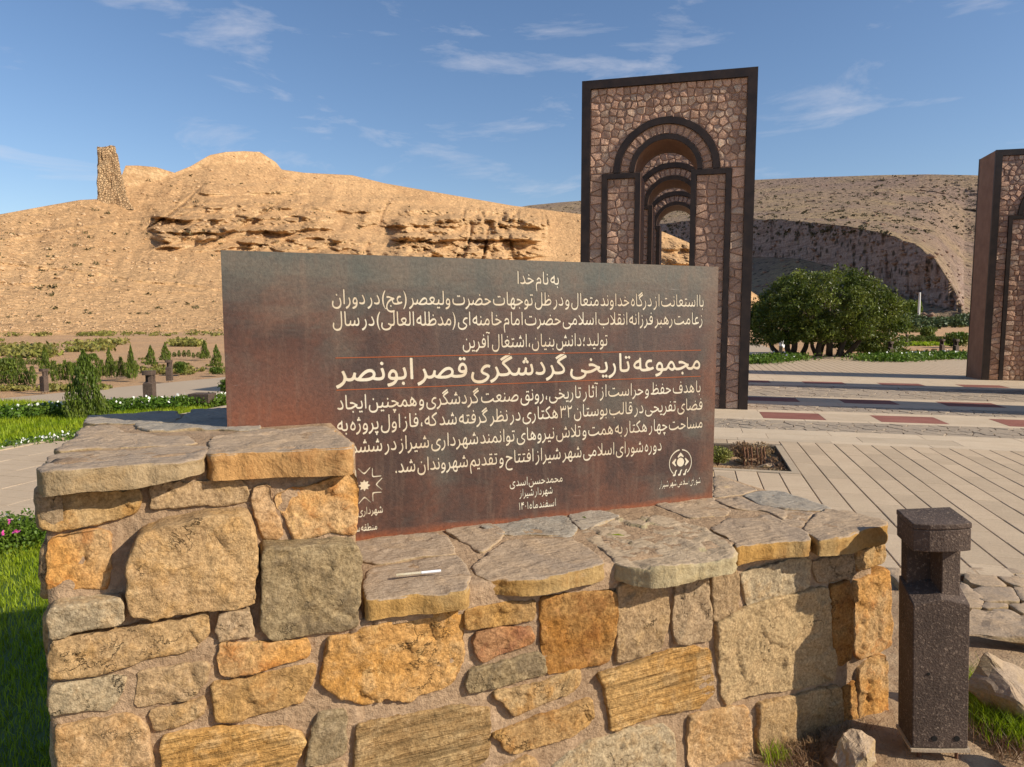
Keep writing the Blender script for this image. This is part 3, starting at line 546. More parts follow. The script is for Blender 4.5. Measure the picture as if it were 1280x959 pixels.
# coverage grid, slight softening, then contour lines
DS = 2; hh, ww = RH//DS, RW//DS
cov = acc[:hh*DS, :ww*DS].reshape(hh, DS, ww, DS).mean((1,3)).astype(np.float32)
for _ in range(1): pad = np.pad(cov, 1); cov = np.maximum.reduce([pad[:-2,1:-1], pad[2:,1:-1], pad[1:-1,:-2]*.9, pad[1:-1,2:]*.9, cov])
pad = np.pad(cov, 1); cov = (pad[:-2,1:-1]+pad[2:,1:-1]+pad[1:-1,:-2]+pad[1:-1,2:]+4*pad[1:-1,1:-1])/8
pad = np.pad(cov, 1); cov = (pad[:-2,1:-1]+pad[2:,1:-1]+pad[1:-1,:-2]+pad[1:-1,2:]+4*pad[1:-1,1:-1])/8
cov[:3] = 0; cov[-3:] = 0; cov[:, :3] = 0; cov[:, -3:] = 0
def contours(G, lv):
    b = G > lv; H_, W_ = G.shape
    code = (b[:-1,:-1]*1+b[:-1,1:]*2+b[1:,1:]*4+b[1:,:-1]*8); ys, xs = np.nonzero((code > 0) & (code < 15)); nxt = {}; pos = {}
    TBL = {1:[(3,0)],2:[(0,1)],3:[(3,1)],4:[(1,2)],5:[(3,2),(1,0)],6:[(0,2)],7:[(3,2)],8:[(2,3)],9:[(2,0)],10:[(0,3),(2,1)],11:[(2,1)],12:[(1,3)],13:[(1,0)],14:[(0,3)]}
    def ek(x, y, e):
        return ((x,y,0),(x+1,y,1),(x,y+1,0),(x,y,1))[e]      # 0 horizontal edge at (x..x+1,y), 1 vertical
    for y, x, c in zip(ys.tolist(), xs.tolist(), code[ys, xs].tolist()):
        for a, e in TBL[c]: nxt[ek(x,y,a)] = ek(x,y,e)
    def pt(k):
        x, y, t = k; v0 = G[y,x]; v1 = G[y,x+1] if t == 0 else G[y+1,x]; f = float((lv-v0)/(v1-v0)); return (x+f, y) if t == 0 else (x, y+f)
    loops = []
    while nxt:
        k = next(iter(nxt)); s = k; l = []
        while k in nxt: l.append(k); k = nxt.pop(k)
        if len(l) > 8: loops.append(np.array([pt(q) for q in l]))
    return loops
def thin(p, tol=.22):
    keep = [0]; i = 0; n = len(p)
    while i < n-1:                                  # greedy straight runs
        j = min(i+2, n-1); best = min(i+1, n-1)
        while j < n and j-i <= 10:
            a, b = p[i], p[j]; d = b-a; L_ = math.hypot(*d)+1e-9; m = p[i+1:j]; e = np.abs((m[:,0]-a[0])*d[1]-(m[:,1]-a[1])*d[0])/L_
            if len(e) and e.max() > tol: break
            best = j; j += 1
        i = best; keep.append(i)
    return p[keep[:-1]] if len(keep) > 4 else p
LV = .41
loops = [thin(l) for l in contours(cov, LV)]
loops = [l for l in loops if len(l) >= 4]
U_ = lambda l: np.stack([PU0+(l[:,0]+.5)*DS*FS, PZ0+(l[:,1]+.5)*DS*FS], 1)
loops = [U_(l) for l in loops]
print('contour loops', len(loops), sum(map(len, loops)))
cu = bpy.data.curves.new('face_plate', 'CURVE'); cu.dimensions = '2D'; cu.fill_mode = 'BOTH'; cu.extrude = .0006
def addsp(l):
    s = cu.splines.new('POLY'); s.points.add(len(l)-1); s.points.foreach_set('co', np.concatenate([l, np.zeros((len(l),1)), np.ones((len(l),1))], 1).astype(np.float32).ravel()); s.use_cyclic_u = True
addsp(np.array([(PU0,PZ0),(PU1,PZ0),(PU1,PZ1),(PU0,PZ1)])); [addsp(l) for l in loops]
to = bpy.data.objects.new('tmp', cu); COL.objects.link(to); bpy.context.view_layer.update(); dg = bpy.context.evaluated_depsgraph_get()
fp = bpy.data.meshes.new_from_object(to.evaluated_get(dg)); bpy.data.objects.remove(to); fp.name = 'face_plate'; fp.materials.clear()
fp.transform(Matrix.Rotation(math.pi/2, 4, 'X')); print('plate faces', len(fp.polygons))
# weathering steel
k = NM('weathered_steel', .62, .45); co = k.coord()
sx = k.n('SeparateXYZ'); k.set(sx, 0, co); zz = sx.outputs[2]
st = k.n('Mapping'); k.set(st, 'Vector', co); k.set(st, 'Scale', (1, 1, 5.5)); hz = k.noise(st.outputs[0], 2.6, 6, .65, .2)
st2 = k.n('Mapping'); k.set(st2, 'Vector', co); k.set(st2, 'Scale', (9, 1, .9)); vs_ = k.noise(st2.outputs[0], 3, 5, .6)
bl = k.noise(co, 4.5, 6, .62, .3); fi = k.noise(co, 70, 6, .75)
x = k.mix(k.ramp(bl, .40, .60), (.050,.025,.018), (.105,.042,.024))
x = k.mix(k.math('MULTIPLY', k.ramp(k.noise(co, 1.7, 4, .6), .46, .62), .6), x, (.062,.047,.040))
top = k.ramp(k.math('ADD', zz, k.math('MULTIPLY', k.math('SUBTRACT', hz, .5), .40)), 1.56, 1.76)
x = k.mix(k.math('MULTIPLY', top, .80), x, k.mix(k.ramp(bl,.3,.7), (.085,.098,.083), (.15,.125,.09)))
pt_ = k.ramp(k.noise(co, 2.3, 5, .6, .5), .54, .66); x = k.mix(k.math('MULTIPLY', pt_, .6), x, (.085,.088,.070))
bot = k.math('SUBTRACT', 1.0, k.ramp(k.math('ADD', zz, k.math('MULTIPLY', k.math('SUBTRACT', hz, .5), .06)), .785, .815)); x = k.mix(k.math('MULTIPLY', bot, .85), x, (.25,.070,.022))
lb = k.math('MULTIPLY', k.ramp(sx.outputs[0], -.02, -.20), k.math('SUBTRACT', 1.0, k.ramp(k.math('ADD', zz, k.math('MULTIPLY', k.math('SUBTRACT', bl, .5), .5)), 1.24, 1.50))); x = k.mix(k.math('MULTIPLY', lb, .75), x, (.20,.062,.026))
x = k.mix(k.math('MULTIPLY', k.ramp(sx.outputs[0], 1.5, 1.62), .35), x, (.22,.085,.035))
x = k.mix(k.math('MULTIPLY', k.ramp(vs_, .52, .70), .35), x, (.17,.11,.075))
x = k.mix(.85, x, k.mix(k.ramp(fi,.3,.7), (.58,.56,.56), (1.42,1.42,1.42)), 'MULTIPLY')
sc_ = k.n('Mapping'); k.set(sc_, 'Vector', co); k.set(sc_, 'Rotation', (0, .6, 0)); k.set(sc_, 'Scale', (1, 1, 14)); sn = k.noise(sc_.outputs[0], 6, 3, .5)
pp = k.math('MULTIPLY', k.ramp(k.noise(co, 3.1, 2), .60, .66), k.ramp(sn, .66, .72)); x = k.mix(k.math('MULTIPLY', pp, .5), x, (.38,.33,.28))
k.set(k.b, 'Roughness', k.ramp(fi, .9, .1)); k.set(k.b, 'Roughness', k.math('ADD', .50, k.math('MULTIPLY', fi, .28)))
k.bump(k.math('ADD', fi, k.math('MULTIPLY', bl, 1.0)), .0018); M['steel'] = k.col(x)
k = NM('cream_sheet', .55, .3); co = k.coord(); sx2 = k.n('SeparateXYZ'); k.set(sx2, 0, co); n1 = k.noise(co, 5, 5, .6)
k.col(k.mix(k.ramp(n1, .4, .65), (.66,.60,.46), (.58,.47,.32))); M['cream'] = k.m
pl = empty('plaque', A0+Vector((0,0,0)), WANG, label='big rust brown steel plaque with cut-out Persian lettering standing in the stone wall', cat='sign')
link('face_plate', fp, M['steel'], pl, (0, -.0075, 0))
b = MB(); b.box(PU0+.012, PU1-.012, -.0062, -.0012, PZ0+.01, PZ1-.012); b.build('backing_sheet', M['cream'], pl)
b = MB(); b.box(PU0+.003, PU1-.003, -.0010, .0040, PZ0+.003, PZ1-.003); b.build('back_plate', M['steel'], pl)
k = NM('rust_seam', .8, .3); M['seam'] = k.col((.30,.085,.03))
for zt in (1.457, 1.342):
    b = MB(); b.box(-.060, 1.517, -.0093, -.0084, zt-.0016, zt+.0016); b.build('rust_seam', M['seam'], pl)
# ------------------------------------------------------------------ plaza frame: RQ along the arch faces, SQ along the arch rows
PA = math.atan2(-.249, .969); RQ = Vector((math.cos(PA), math.sin(PA), 0)); SQ = Vector((-math.sin(PA), math.cos(PA), 0))
def pq(r, s, z=0): return RQ*r+SQ*s+Vector((0,0,z))
# ------------------------------------------------------------------ stone arches
M['arst'] = rock('pink_rubble', (.60,.42,.32), (.52,.36,.28), (.64,.47,.34), sc=5, bumpd=.02, vary=.30, spots=.5, crack=False)
M['arst2'] = rock('pale_pink_rubble', (.68,.53,.41), (.60,.46,.36), (.70,.55,.43), sc=5, bumpd=.02, vary=.2, spots=.5, crack=False)
k = NM('arch_mortar', .95, .1); co = k.coord(); k.bump(k.noise(co, 40, 5, .7), .01); M['armo'] = k.col(k.mix(k.noise(co, 6, 4), (.36,.23,.17), (.42,.28,.21)))
k = NM('arch_side_panel', .7, .3); co = k.coord(); x = k.mix(k.ramp(k.noise(co, 3, 5, .6), .35, .65), (.20,.105,.065), (.27,.15,.095)); fi = k.noise(co, 55, 4, .7)
k.bump(fi, .004); M['arpa'] = k.col(k.mix(.6, x, k.mix(fi, (.6,.6,.6), (1.4,1.4,1.4)), 'MULTIPLY'))
k = NM('dark_steel_frame', .55, .4); co = k.coord(); M['frame'] = k.col(k.mix(k.ramp(k.noise(co, 4, 5), .4, .65), (.020,.012,.009), (.042,.025,.017)))
AW, AH, AD = 2.95, 5.76, 1.04; CX, SPZ = 1.475, 4.15; R0, R1_, R2, R3 = .905, .795, .62, .535; OPH = .43
def arc(r, a0, a1, n): return [(CX+r*math.cos(math.radians(a0+(a1-a0)*i/n)), SPZ+r*math.sin(math.radians(a0+(a1-a0)*i/n))) for i in range(n+1)]
def cell_mesh(name, poly, h, rnd, seed):
    """rubble stone: outline rises to a smaller tilted crown"""
    n = len(poly); c = (sum(p[0] for p in poly)/n, sum(p[1] for p in poly)/n); t1, t2 = rnd.uniform(-.14,.14), rnd.uniform(-.14,.14)
    sh = [1-min(.4, .012/max(.01, math.hypot(p[0]-c[0], p[1]-c[1]))) for p in poly]; V = []
    for p in poly: V.append((p[0]-c[0], .012, p[1]-c[1]))
    hs_ = []
    for p, s_ in zip(poly, sh):
        x, z = (p[0]-c[0])*s_, (p[1]-c[1])*s_; y = -h*.75-(x*t1+z*t2)+rnd.uniform(-.004,.004); V.append((x, y, z))
    V.append((rnd.uniform(-.02,.02), -h*rnd.uniform(.7,1.15), rnd.uniform(-.02,.02)))
    F = [(i, (i+1)%n, n+(i+1)%n, n+i) for i in range(n)]+[(n+i, n+(i+1)%n, 2*n) for i in range(n)]
    ar = sum(poly[i][0]*poly[(i+1)%n][1]-poly[(i+1)%n][0]*poly[i][1] for i in range(n))
    if ar < 0: F = [f[::-1] for f in F]
    return V, F, (c[0], 0, c[1])
def arch_cells(seed):
    rnd = random.Random(seed); out = []
    def fill(rect, w_, h_, jit, test=None, gap=.009, mod=None):
        P = brick_pts(rect, w_, h_, jit, rnd)
        for c in clip_cells(P, rect, gap):
            if not c: continue
            if mod: c = mod(c)
            if not c or len(c) < 3: continue
            ar = abs(sum(c[i][0]*c[(i+1)%len(c)][1]-c[(i+1)%len(c)][0]*c[i][1] for i in range(len(c))))/2
            if ar < .0012: continue
            cc = [c[0]]
            for p in c[1:]:
                if math.hypot(p[0]-cc[-1][0], p[1]-cc[-1][1]) > .012: cc.append(p)
            if len(cc) >= 3: out.append(cc)
    def out_circle(c):
        R = R0+.008
        if all(math.hypot(p[0]-CX, p[1]-SPZ) < R for p in c): return None
        r = []
        for i, p in enumerate(c):
            q = c[(i+1)%len(c)]; dp, dq = math.hypot(p[0]-CX, p[1]-SPZ)-R, math.hypot(q[0]-CX, q[1]-SPZ)-R
            if dp >= 0: r.append(p)
            if dp*dq < 0:
                t = dp/(dp-dq); r.append((p[0]+(q[0]-p[0])*t, p[1]+(q[1]-p[1])*t))
        return r
    fill((.155, AW-.155, SPZ+.005, AH-.145), .150, .120, .21, mod=out_circle)
    fill((.155, .370, .01, SPZ-.01), .16, .135, .20); fill((AW-.370, AW-.155, .01, SPZ-.01), .16, .135, .20)
    fill((.465, .950, .01, SPZ-.105), .15, .125, .20); fill((AW-.950, AW-.465, .01, SPZ-.105), .15, .125, .20)
    nv = 19
    for i in range(nv):
        a0, a1 = 180*i/nv+.9+rnd.uniform(-.5,.5), 180*(i+1)/nv-.9+rnd.uniform(-.5,.5); g = .008
        q = []
        for r, a in ((R2+g,a0),(R1_-g,a0),(R1_-g,(a0+a1)/2),(R1_-g,a1),(R2+g,a1),(R2+g,(a0+a1)/2)):
            q.append((CX+r*math.cos(math.radians(a)), SPZ+r*math.sin(math.radians(a))))
        out.append(q)
    return out
def arch(loc_rs, label, singles, seed, group='stone arches on the plaza'):
    t = empty('stone_arch', pq(*loc_rs), PA, label=label, cat='arch', group=group)
    b = MB()                                        # core with the opening cut out, built as panels round the hole
    prof = [(0,0),(CX-OPH,0),(CX-OPH,SPZ),(CX-R3,SPZ)]+arc(R3,180,0,28)[1:-1]+[(CX+R3,SPZ),(CX+OPH,SPZ),(CX+OPH,0),(AW,0),(AW,AH),(0,AH)]
    bm = bmesh.new(); fr = [bm.verts.new((x,.02,z)) for x, z in prof]; bk = [bm.verts.new((x,AD-.02,z)) for x, z in prof]
    n = len(prof); bm.faces.new(fr); bm.faces.new(bk[::-1])
    for i in range(n): bm.faces.new((fr[i], bk[i], bk[(i+1)%n], fr[(i+1)%n]))
    bmesh.ops.recalc_face_normals(bm, faces=bm.faces); bmesh.ops.triangulate(bm, faces=[f for f in bm.faces if len(f.verts) > 4])
    me = bpy.data.meshes.new('arch_core'); bm.to_mesh(me); bm.free(); me.materials.append(M['arpa']); me.materials.append(M['armo'])
    for f in me.polygons:
        if abs(f.normal.y) > .9: f.material_index = 1
    link('arch_core', me, None, t)
    for y0, y1 in ((-.035, .030), (AD-.030, AD+.035)):            # steel flats front and back
        nm = lambda: None
        for nme, rc in (('frame_post', (-.004,.150,0,AH+.004)), ('frame_post', (AW-.150,AW+.004,0,AH+.004)), ('frame_beam', (.150,AW-.150,AH-.140,AH+.004))):
            b = MB(); b.box(rc[0], rc[1], y0, y1, rc[2], rc[3]); b.build(nme, M['frame'], t)
        for sgn in (0, 1):
            fx = (lambda x: AW-x) if sgn else (lambda x: x)
            b = MB()
            for xa, xb, za, zb in ((.372,.462,0,SPZ-.012),(.955,1.045,0,SPZ-.012),(.462,.955,SPZ-.100,SPZ-.012)):
                p, q = sorted((fx(xa), fx(xb))); b.box(p, q, y0+.003, y1-.003, za, zb)
            b.build('pier_frame', M['frame'], t)
        for ra, rb in ((R0, R1_), (R2, R3)):
            b = MB(); A_, B_ = arc(ra, 180, 0, 40), arc(rb, 180, 0, 40); v = []
            for (x, z), (X, Z) in zip(A_, B_): v += [(x,y0+.006,z),(x,y1-.006,z),(X,y1-.006,Z),(X,y0+.006,Z)]
            f = []
            for i in range(40):
                for j in range(4): f.append((i*4+j, i*4+(j+1)%4, (i+1)*4+(j+1)%4, (i+1)*4+j))
            f += [(3,2,1,0), (160,161,162,163)]; b.add(v, f); b.build('arch_band', M['frame'], t)
    cells = arch_cells(seed); rnd = random.Random(seed+1); J = MB(); J2 = MB(); cnt = 0
    for c in cells:
        V, F, o_ = cell_mesh('rubble_stone', c, rnd.uniform(.016,.030), rnd, 0)
        if singles and singles(o_[0], o_[2]) and cnt < 298:
            cnt += 1; link('rubble_stone', mesh('rubble_stone', V, F), M['arst2'] if rnd.random() < .25 else M['arst'], t, (o_[0], .018, o_[2]))
        else: J.add([(x+o_[0], y+.018, z+o_[2]) for x, y, z in V], F)
        J2.add([(AW-(x+o_[0]), AD-.018-y, z+o_[2]) for x, y, z in V], F)
    if J.v: prop(J.build('stone_facing', M['arst'], t), kind='stuff')
    prop(J2.build('back_stone_facing', M['arst'], t), kind='stuff')
    # lamp brackets and a little debris on top
    b = MB(); b.box(1.40, 1.62, .25, .45, AH+.004, AH+.03); b.build('roof_cap', M['frame'], t)
    return t
a0 = atz(934, 512); r0, s0 = a0.dot(RQ), a0.dot(SQ); PITCH_S = 3.72
LR, LS = r0-AW, s0
arch((LR, LS), 'nearest of the stone arches, seen whole behind the rusty plaque', lambda x, z: z > 2.0 or x > 2.2, 31)
arch((LR, LS+PITCH_S), 'second stone arch of the left row, seen through the opening of the nearest one', None, 32)
arch((LR, LS+2*PITCH_S), 'farthest stone arch of the left row, framing the sunlit golden rocks', None, 33)
b0 = atz(1227, 475); rr_, ss_ = b0.dot(RQ), b0.dot(SQ)
arch((rr_, ss_), 'stone arch cut off by the right edge of the picture', lambda x, z: x < 1.5, 34)
for kx in (1, 2): arch((rr_, ss_-kx*PITCH_S), 'stone arch of the right row, standing out of the picture and shading the paving', None, 34+kx)
# ------------------------------------------------------------------ ground, plaza, paving
k = NM('sandy_ground', .95, .1); co = k.coord(); b1 = k.noise(co, .12, 6, .6); b2 = k.noise(co, 2.2, 6, .65); fi = k.noise(co, 30, 5, .7)
x = k.mix(k.ramp(b1, .4, .6), (.54,.33,.17), (.46,.29,.16)); x = k.mix(k.math('MULTIPLY', k.ramp(b2, .5, .7), .6), x, (.33,.17,.085)); x = k.mix(.5, x, k.mix(fi, (.65,.65,.65), (1.35,1.35,1.35)), 'MULTIPLY')
k.bump(k.math('ADD', fi, k.math('MULTIPLY', b2, 3.0)), .03); M['sand'] = k.col(x)
nr_, na_ = 70, 96; rad = np.concatenate([[0], np.geomspace(2, 3000, nr_)]); th = np.linspace(0, 2*np.pi, na_, endpoint=False); V = []
for r in rad:
    P = np.stack([np.cos(th)*r, np.sin(th)*r, np.zeros(na_)], 1); P[:,2] = -.13+sstep(25, 80, r)*fbm(P, .03, 3, 5)*.5; V.append(P)
V = np.concatenate(V); F = [(i*na_+j, i*na_+(j+1)%na_, (i+1)*na_+(j+1)%na_, (i+1)*na_+j) for i in range(nr_) for j in range(na_)]
prop(link('ground', npmesh('ground', V, F, True), M['sand']), kind='structure')
def stonemat(name, a, b, sc=3, rough=.8, vary=.10, bd=.004, streak=0):
    k = NM(name, rough, .25); co = k.coord(rnd=True); m1 = k.noise(co, sc, 5, .6); fi = k.noise(co, sc*22, 5, .7); x = k.mix(k.ramp(m1,.36,.64), a, b)
    if streak: q = k.n('Mapping'); k.set(q, 'Vector', co); k.set(q, 'Scale', (2, 26, 2)); x = k.mix(k.math('MULTIPLY', k.ramp(k.noise(q.outputs[0], 2, 5, .6), .5, .7), streak), x, tuple(v*.72 for v in a))
    x = k.mix(.5, x, k.mix(k.ramp(fi,.3,.7), (.78,.77,.76), (1.18,1.18,1.18)), 'MULTIPLY'); oi = k.n('ObjectInfo').outputs['Random']; x = k.mix(1, x, k.mix(oi, (1-vary,)*3, (1+vary,)*3), 'MULTIPLY')
    k.bump(k.math('ADD', fi, m1), bd); return k.col(x)
M['paver'] = stonemat('cream_paver', (.47,.355,.235), (.51,.39,.26), streak=.35)
M['paverj'] = stonemat('cream_paving', (.47,.355,.235), (.51,.39,.26), streak=.35, vary=0)
M['joint'] = stonemat('joint_dirt', (.14,.09,.055), (.20,.13,.08), sc=9)
M['lslab'] = stonemat('pale_slab', (.51,.40,.275), (.55,.44,.31), streak=.15)
M['rslab'] = stonemat('red_brown_slab', (.22,.085,.062), (.27,.11,.08), vary=.12)
M['crazy'] = stonemat('grey_crazy_stone', (.34,.275,.205), (.41,.325,.235), vary=.15, bd=.01)
M['crazyj'] = stonemat('grey_crazy_paving', (.34,.275,.205), (.41,.325,.235), vary=0, bd=.01)
M['conc'] = stonemat('pale_concrete', (.47,.37,.25), (.41,.32,.22), sc=5)
def pmesh(mb, name, mat, parent=None, **kk):
    o = mb.build(name, mat, parent); o.rotation_euler = (0, 0, PA) if not parent else (0, 0, 0); return prop(o, **kk)
base = MB()
# base slab with the planter hole left open (r .. 1.05, s 7.74 .. 9.25)
HR0, HR1, HS0, HS1 = -1.25, 1.03, 7.72, 9.27
base.box(-5.6, 26, 4.86, HS0, -.11, -.016); base.box(-5.6, HR0, HS0, HS1, -.11, -.016); base.box(HR1, 26, HS0, HS1, -.11, -.016); base.box(-5.6, 26, HS1, 32.2, -.11, -.016)
base.box(-8.05, -5.6, 4.86, 7.35, -.11, -.016); base.box(-8.05, -.6, 4.42, 4.86, -.11, -.016)
pv = pmesh(base, 'plaza_paving', M['joint'], kind='structure')
def piece(name, rc, z0, z1, mat, loc=True, bev_=.004):
    """one slab with a slightly dropped arris"""
    x0, x1, y0, y1 = rc; cx_, cy_ = (x0+x1)/2, (y0+y1)/2; a, b = (x1-x0)/2, (y1-y0)/2; e = bev_
    V = [(-a,-b,z0),(a,-b,z0),(a,b,z0),(-a,b,z0),(-a,-b,z1-e),(a,-b,z1-e),(a,b,z1-e),(-a,b,z1-e),(-a+e,-b+e,z1),(a-e,-b+e,z1),(a-e,b-e,z1),(-a+e,b-e,z1)]
    Fc = [(0,1,5,4),(1,2,6,5),(2,3,7,6),(3,0,4,7),(4,5,9,8),(5,6,10,9),(6,7,11,10),(7,4,8,11),(8,9,10,11)]
    return V, Fc, (cx_, cy_)
joinP = MB(); rp = random.Random(3); cnt = 0
cand = []
PW = .2182; r_first = 1.11-PW*30
i = 0; s_lo, s_hi = 4.865, 9.60
for i in range(0, 110):
    ra = r_first+i*PW; rb = ra+PW
    if rb > 16: break
    s = s_lo-rp.random()*.5; 
    while s < s_hi:
        L_ = .62; a, b_ = max(s, s_lo), min(s+L_, s_hi); s += L_
        if b_-a < .06: continue
        if ra < -5.6: continue
        if rb > HR0-.10 and ra < HR1+.06 and b_ > HS0-.05 and a < HS1+.03:
            if rb <= HR0-.08 or ra >= HR1+.055: pass
            elif a < HS0-.12: b_ = HS0-.02
            elif b_ > HS1+.12: a = HS1+.02
            else: continue
        cand.append((ra+.0045, rb-.0045, a+.0015, b_-.0015))
def vis_w(rc):
    c = pq((rc[0]+rc[1])/2, (rc[2]+rc[3])/2); X = 640+FPX*c.x/c.y
    return (885 < X < 1300), c.y
cand.sort(key=lambda rc: (not vis_w(rc)[0], vis_w(rc)[1]))
for rc in cand:
    V, Fc, (cx_, cy_) = piece('paver', rc, -.016, rp.uniform(-.002,.0012), M['paver'])
    if cnt < 296 and vis_w(rc)[0]:
        cnt += 1; link('paver', mesh('paver', V, Fc), M['paver'], pv, (cx_, cy_, 0))
    else: joinP.add([(x+cx_, y+cy_, z) for x, y, z in V], Fc)
def bands():
    J = MB()
    # near-left pavement of the wide stripes, laid across
    s = 4.42
    while s < 7.3:
        r = -8.05
        while r < -5.62 if s > 4.86 else r < -.62:
            V, Fc, c = piece('p', (r+.002, r+.598, s+.002, min(s+.218, 7.34)), -.016, rp.uniform(-.002,.001), None); J.add([(x+c[0], y+c[1], z) for x, y, z in V], Fc); r += .6
        s += .222
    return J
J = bands(); joinP.add(J.v, J.f)
# far pavers beyond the arches
s_lo2, s_hi2 = 21.4, 32.1; r = -6
while r < 20:
    V, Fc, c = piece('p', (r+.006, r+PW-.006, s_lo2, s_hi2), -.016, 0, None); joinP.add([(x+c[0], y+c[1], z) for x, y, z in V], Fc); r += PW
prop(joinP.build('paver_field', M['paverj'], pv), kind='stuff')
# border strips, slab courses with red inlays, crazy-paved bands
def course(s0_, s1_, L_, mat, name='border_slab', jit=0, single=True, r0_=-4, r1_=14, zz=0.0):
    r = r0_+jit; JJ = MB()
    while r < r1_:
        V, Fc, c = piece(name, (r+.002, r+L_-.002, s0_+.002, s1_-.002), -.016, zz+rp.uniform(-.001,.001), mat, bev_=.002); p = pq(*c); X = 640+FPX*p.x/p.y
        if single and 880 < X < 1290: link(name, mesh(name, V, Fc), mat, pv, (c[0], c[1], 0))
        else: JJ.add([(x+c[0], y+c[1], z) for x, y, z in V], Fc)
        r += L_
    if JJ.v: prop(JJ.build(name+'_row', mat, pv), kind='stuff')
course(9.60, 9.80, 1.15, M['lslab']); course(9.80, 10.22, 1.15, M['lslab'], jit=.4); course(10.22, 10.63, 1.15, M['lslab'], jit=.1)
def reds(s0_, s1_, sa, sb, off, reach=14, single=True):
    course(s0_, sa, .92, M['lslab'], jit=.2, single=False); course(sb, s1_, .92, M['lslab'], jit=.5, single=False)
    r = -5+off; kk = 0
    while r < reach:
        for (a, b_, mt, nm) in ((r, r+.93, M['rslab'], 'red_slab'), (r+.93, r+1.72, M['lslab'], 'pale_slab')):
            V, Fc, c = piece(nm, (a+.002, b_-.002, sa+.002, sb-.002), -.016, rp.uniform(-.001,.001), mt, bev_=.002); p = pq(*c); X = 640+FPX*p.x/p.y
            if single or mt is M['rslab']: link(nm, mesh(nm, V, Fc), mt, pv, (c[0], c[1], 0))
            else: link(nm, mesh(nm, V, Fc), mt, pv, (c[0], c[1], 0))
        r += 1.72
reds(11.61, 12.90, 11.80, 12.59, (1.12+5) % 1.72)
reds(13.75, 15.26, 14.25, 14.96, (1.07+5) % 1.72)
reds(17.77, 19.60, 18.30, 18.95, (2.67+5) % 1.72, 16)
course(19.60, 20.5, 1.15, M['lslab'], single=False, r1_=18); course(20.5, 21.4, 1.15, M['lslab'], jit=.5, single=False, r1_=18)
def crazy(s0_, s1_, r0_, r1_, seed, sx_=.22, keep=300, h=.02):
    rnd = random.Random(seed); P = []; n = int((r1_-r0_)*(s1_-s0_)/(sx_*sx_*.8)); 
    for _ in range(n): P.append((rnd.uniform(r0_,r1_), rnd.uniform(s0_,s1_)))
    P = np.array(P)
    for _ in range(2):                              # relax a little
        D = P[None]-P[:,None]; dd = (D**2).sum(2)+np.eye(n)*9; j = dd.argmin(1); v = P-P[j]; l = np.sqrt(dd.min(1)); P += v/l[:,None]*np.clip(sx_*.8-l, 0, .06)[:,None]
    P[:,0] = P[:,0].clip(r0_+.02, r1_-.02); P[:,1] = P[:,1].clip(s0_+.02, s1_-.02); J = MB()
    for c in clip_cells(P.tolist(), (r0_,r1_,s0_,s1_), .016):
        if not c or len(c) < 3: continue
        m = len(c); cx_ = sum(p[0] for p in c)/m; cy_ = sum(p[1] for p in c)/m; z = rnd.uniform(-.006,.003)
        J.add([(p[0],p[1],-.016) for p in c]+[(p[0]+(cx_-p[0])*.02, p[1]+(cy_-p[1])*.02, z) for p in c], [(i,(i+1)%m,m+(i+1)%m,m+i) for i in range(m)]+[tuple(range(m,2*m))])
    return J
for q_, (a, b_) in enumerate(((10.63,11.61),(12.90,13.75),(15.26,17.77))):
    prop(crazy(a, b_, -.3, 12, 40+q_, .19 if q_ < 2 else .30).build('crazy_paving_band', M['crazyj'], pv), kind='stuff')
# planter: concrete kerb flush with the paving, soil below
k4 = MB(); e = .095
for rc in ((HR0-e, HR0, HS0-e, HS1+.02), (HR1, HR1+e*.8, HS0-e, HS1+.02), (HR0, HR1, HS0-e, HS0), (HR0, HR1, HS1, HS1+.02)): k4.box(rc[0], rc[1], rc[2], rc[3], -.30, .003)
k4.box(HR0, HR1, HS0, HS1, -.32, -.24)
pmesh(k4, 'planter_kerb', M['conc'], label='flush concrete kerb round the sunken planting bed right of the plaque', cat='planter')
k = NM('planter_soil', .95, .1); co = k.coord(); n1 = k.noise(co, 14, 6, .7); k.bump(n1, .05); M['soil'] = k.col(k.mix(k.ramp(n1,.4,.6), (.13,.075,.045), (.30,.21,.13)))
gx, gy = np.meshgrid(np.linspace(HR0+.01, HR1-.01, 46), np.linspace(HS0+.01, HS1-.01, 34)); P = np.stack([gx.ravel(), gy.ravel(), gx.ravel()*0], 1); P[:,2] = -.13+fbm(P, 5, 4, 3)*.06
P2 = np.array([pq(*p) for p in P]); F = [(j*46+i, j*46+i+1, (j+1)*46+i+1, (j+1)*46+i) for j in range(33) for i in range(45)]
prop(link('planter_soil', npmesh('planter_soil', P2, F, True), M['soil']), kind='structure')
# flat split stones right of the wall (crazy paving in soil), with the front edge of the plaza
k = NM('dark_soil', .95, .1); co = k.coord(); n1 = k.noise(co, 6, 6, .7); n2 = k.noise(co, 60, 5, .7); k.bump(k.math('ADD', n1, k.math('MULTIPLY', n2, .5)), .03)
M['dirt'] = k.col(k.mix(.5, k.mix(k.ramp(n1,.4,.6), (.33,.215,.125), (.45,.315,.19)), k.mix(n2, (.6,.6,.6), (1.4,1.4,1.4)), 'MULTIPLY'))
gx, gy = np.meshgrid(np.linspace(-.5, 4.2, 110), np.linspace(1.0, 5.2, 100)); P = np.stack([gx.ravel(), gy.ravel(), gx.ravel()*0], 1)
P[:,2] = -.045+fbm(P, 2.5, 5, 8)*.035 - sstep(4.72, 4.86, P@np.array([SQ.x, SQ.y, 0]))*.02
F = [(j*110+i, j*110+i+1, (j+1)*110+i+1, (j+1)*110+i) for j in range(99) for i in range(109)]
prop(link('bare_soil', npmesh('bare_soil', P, F, True), M['dirt']), kind='structure')
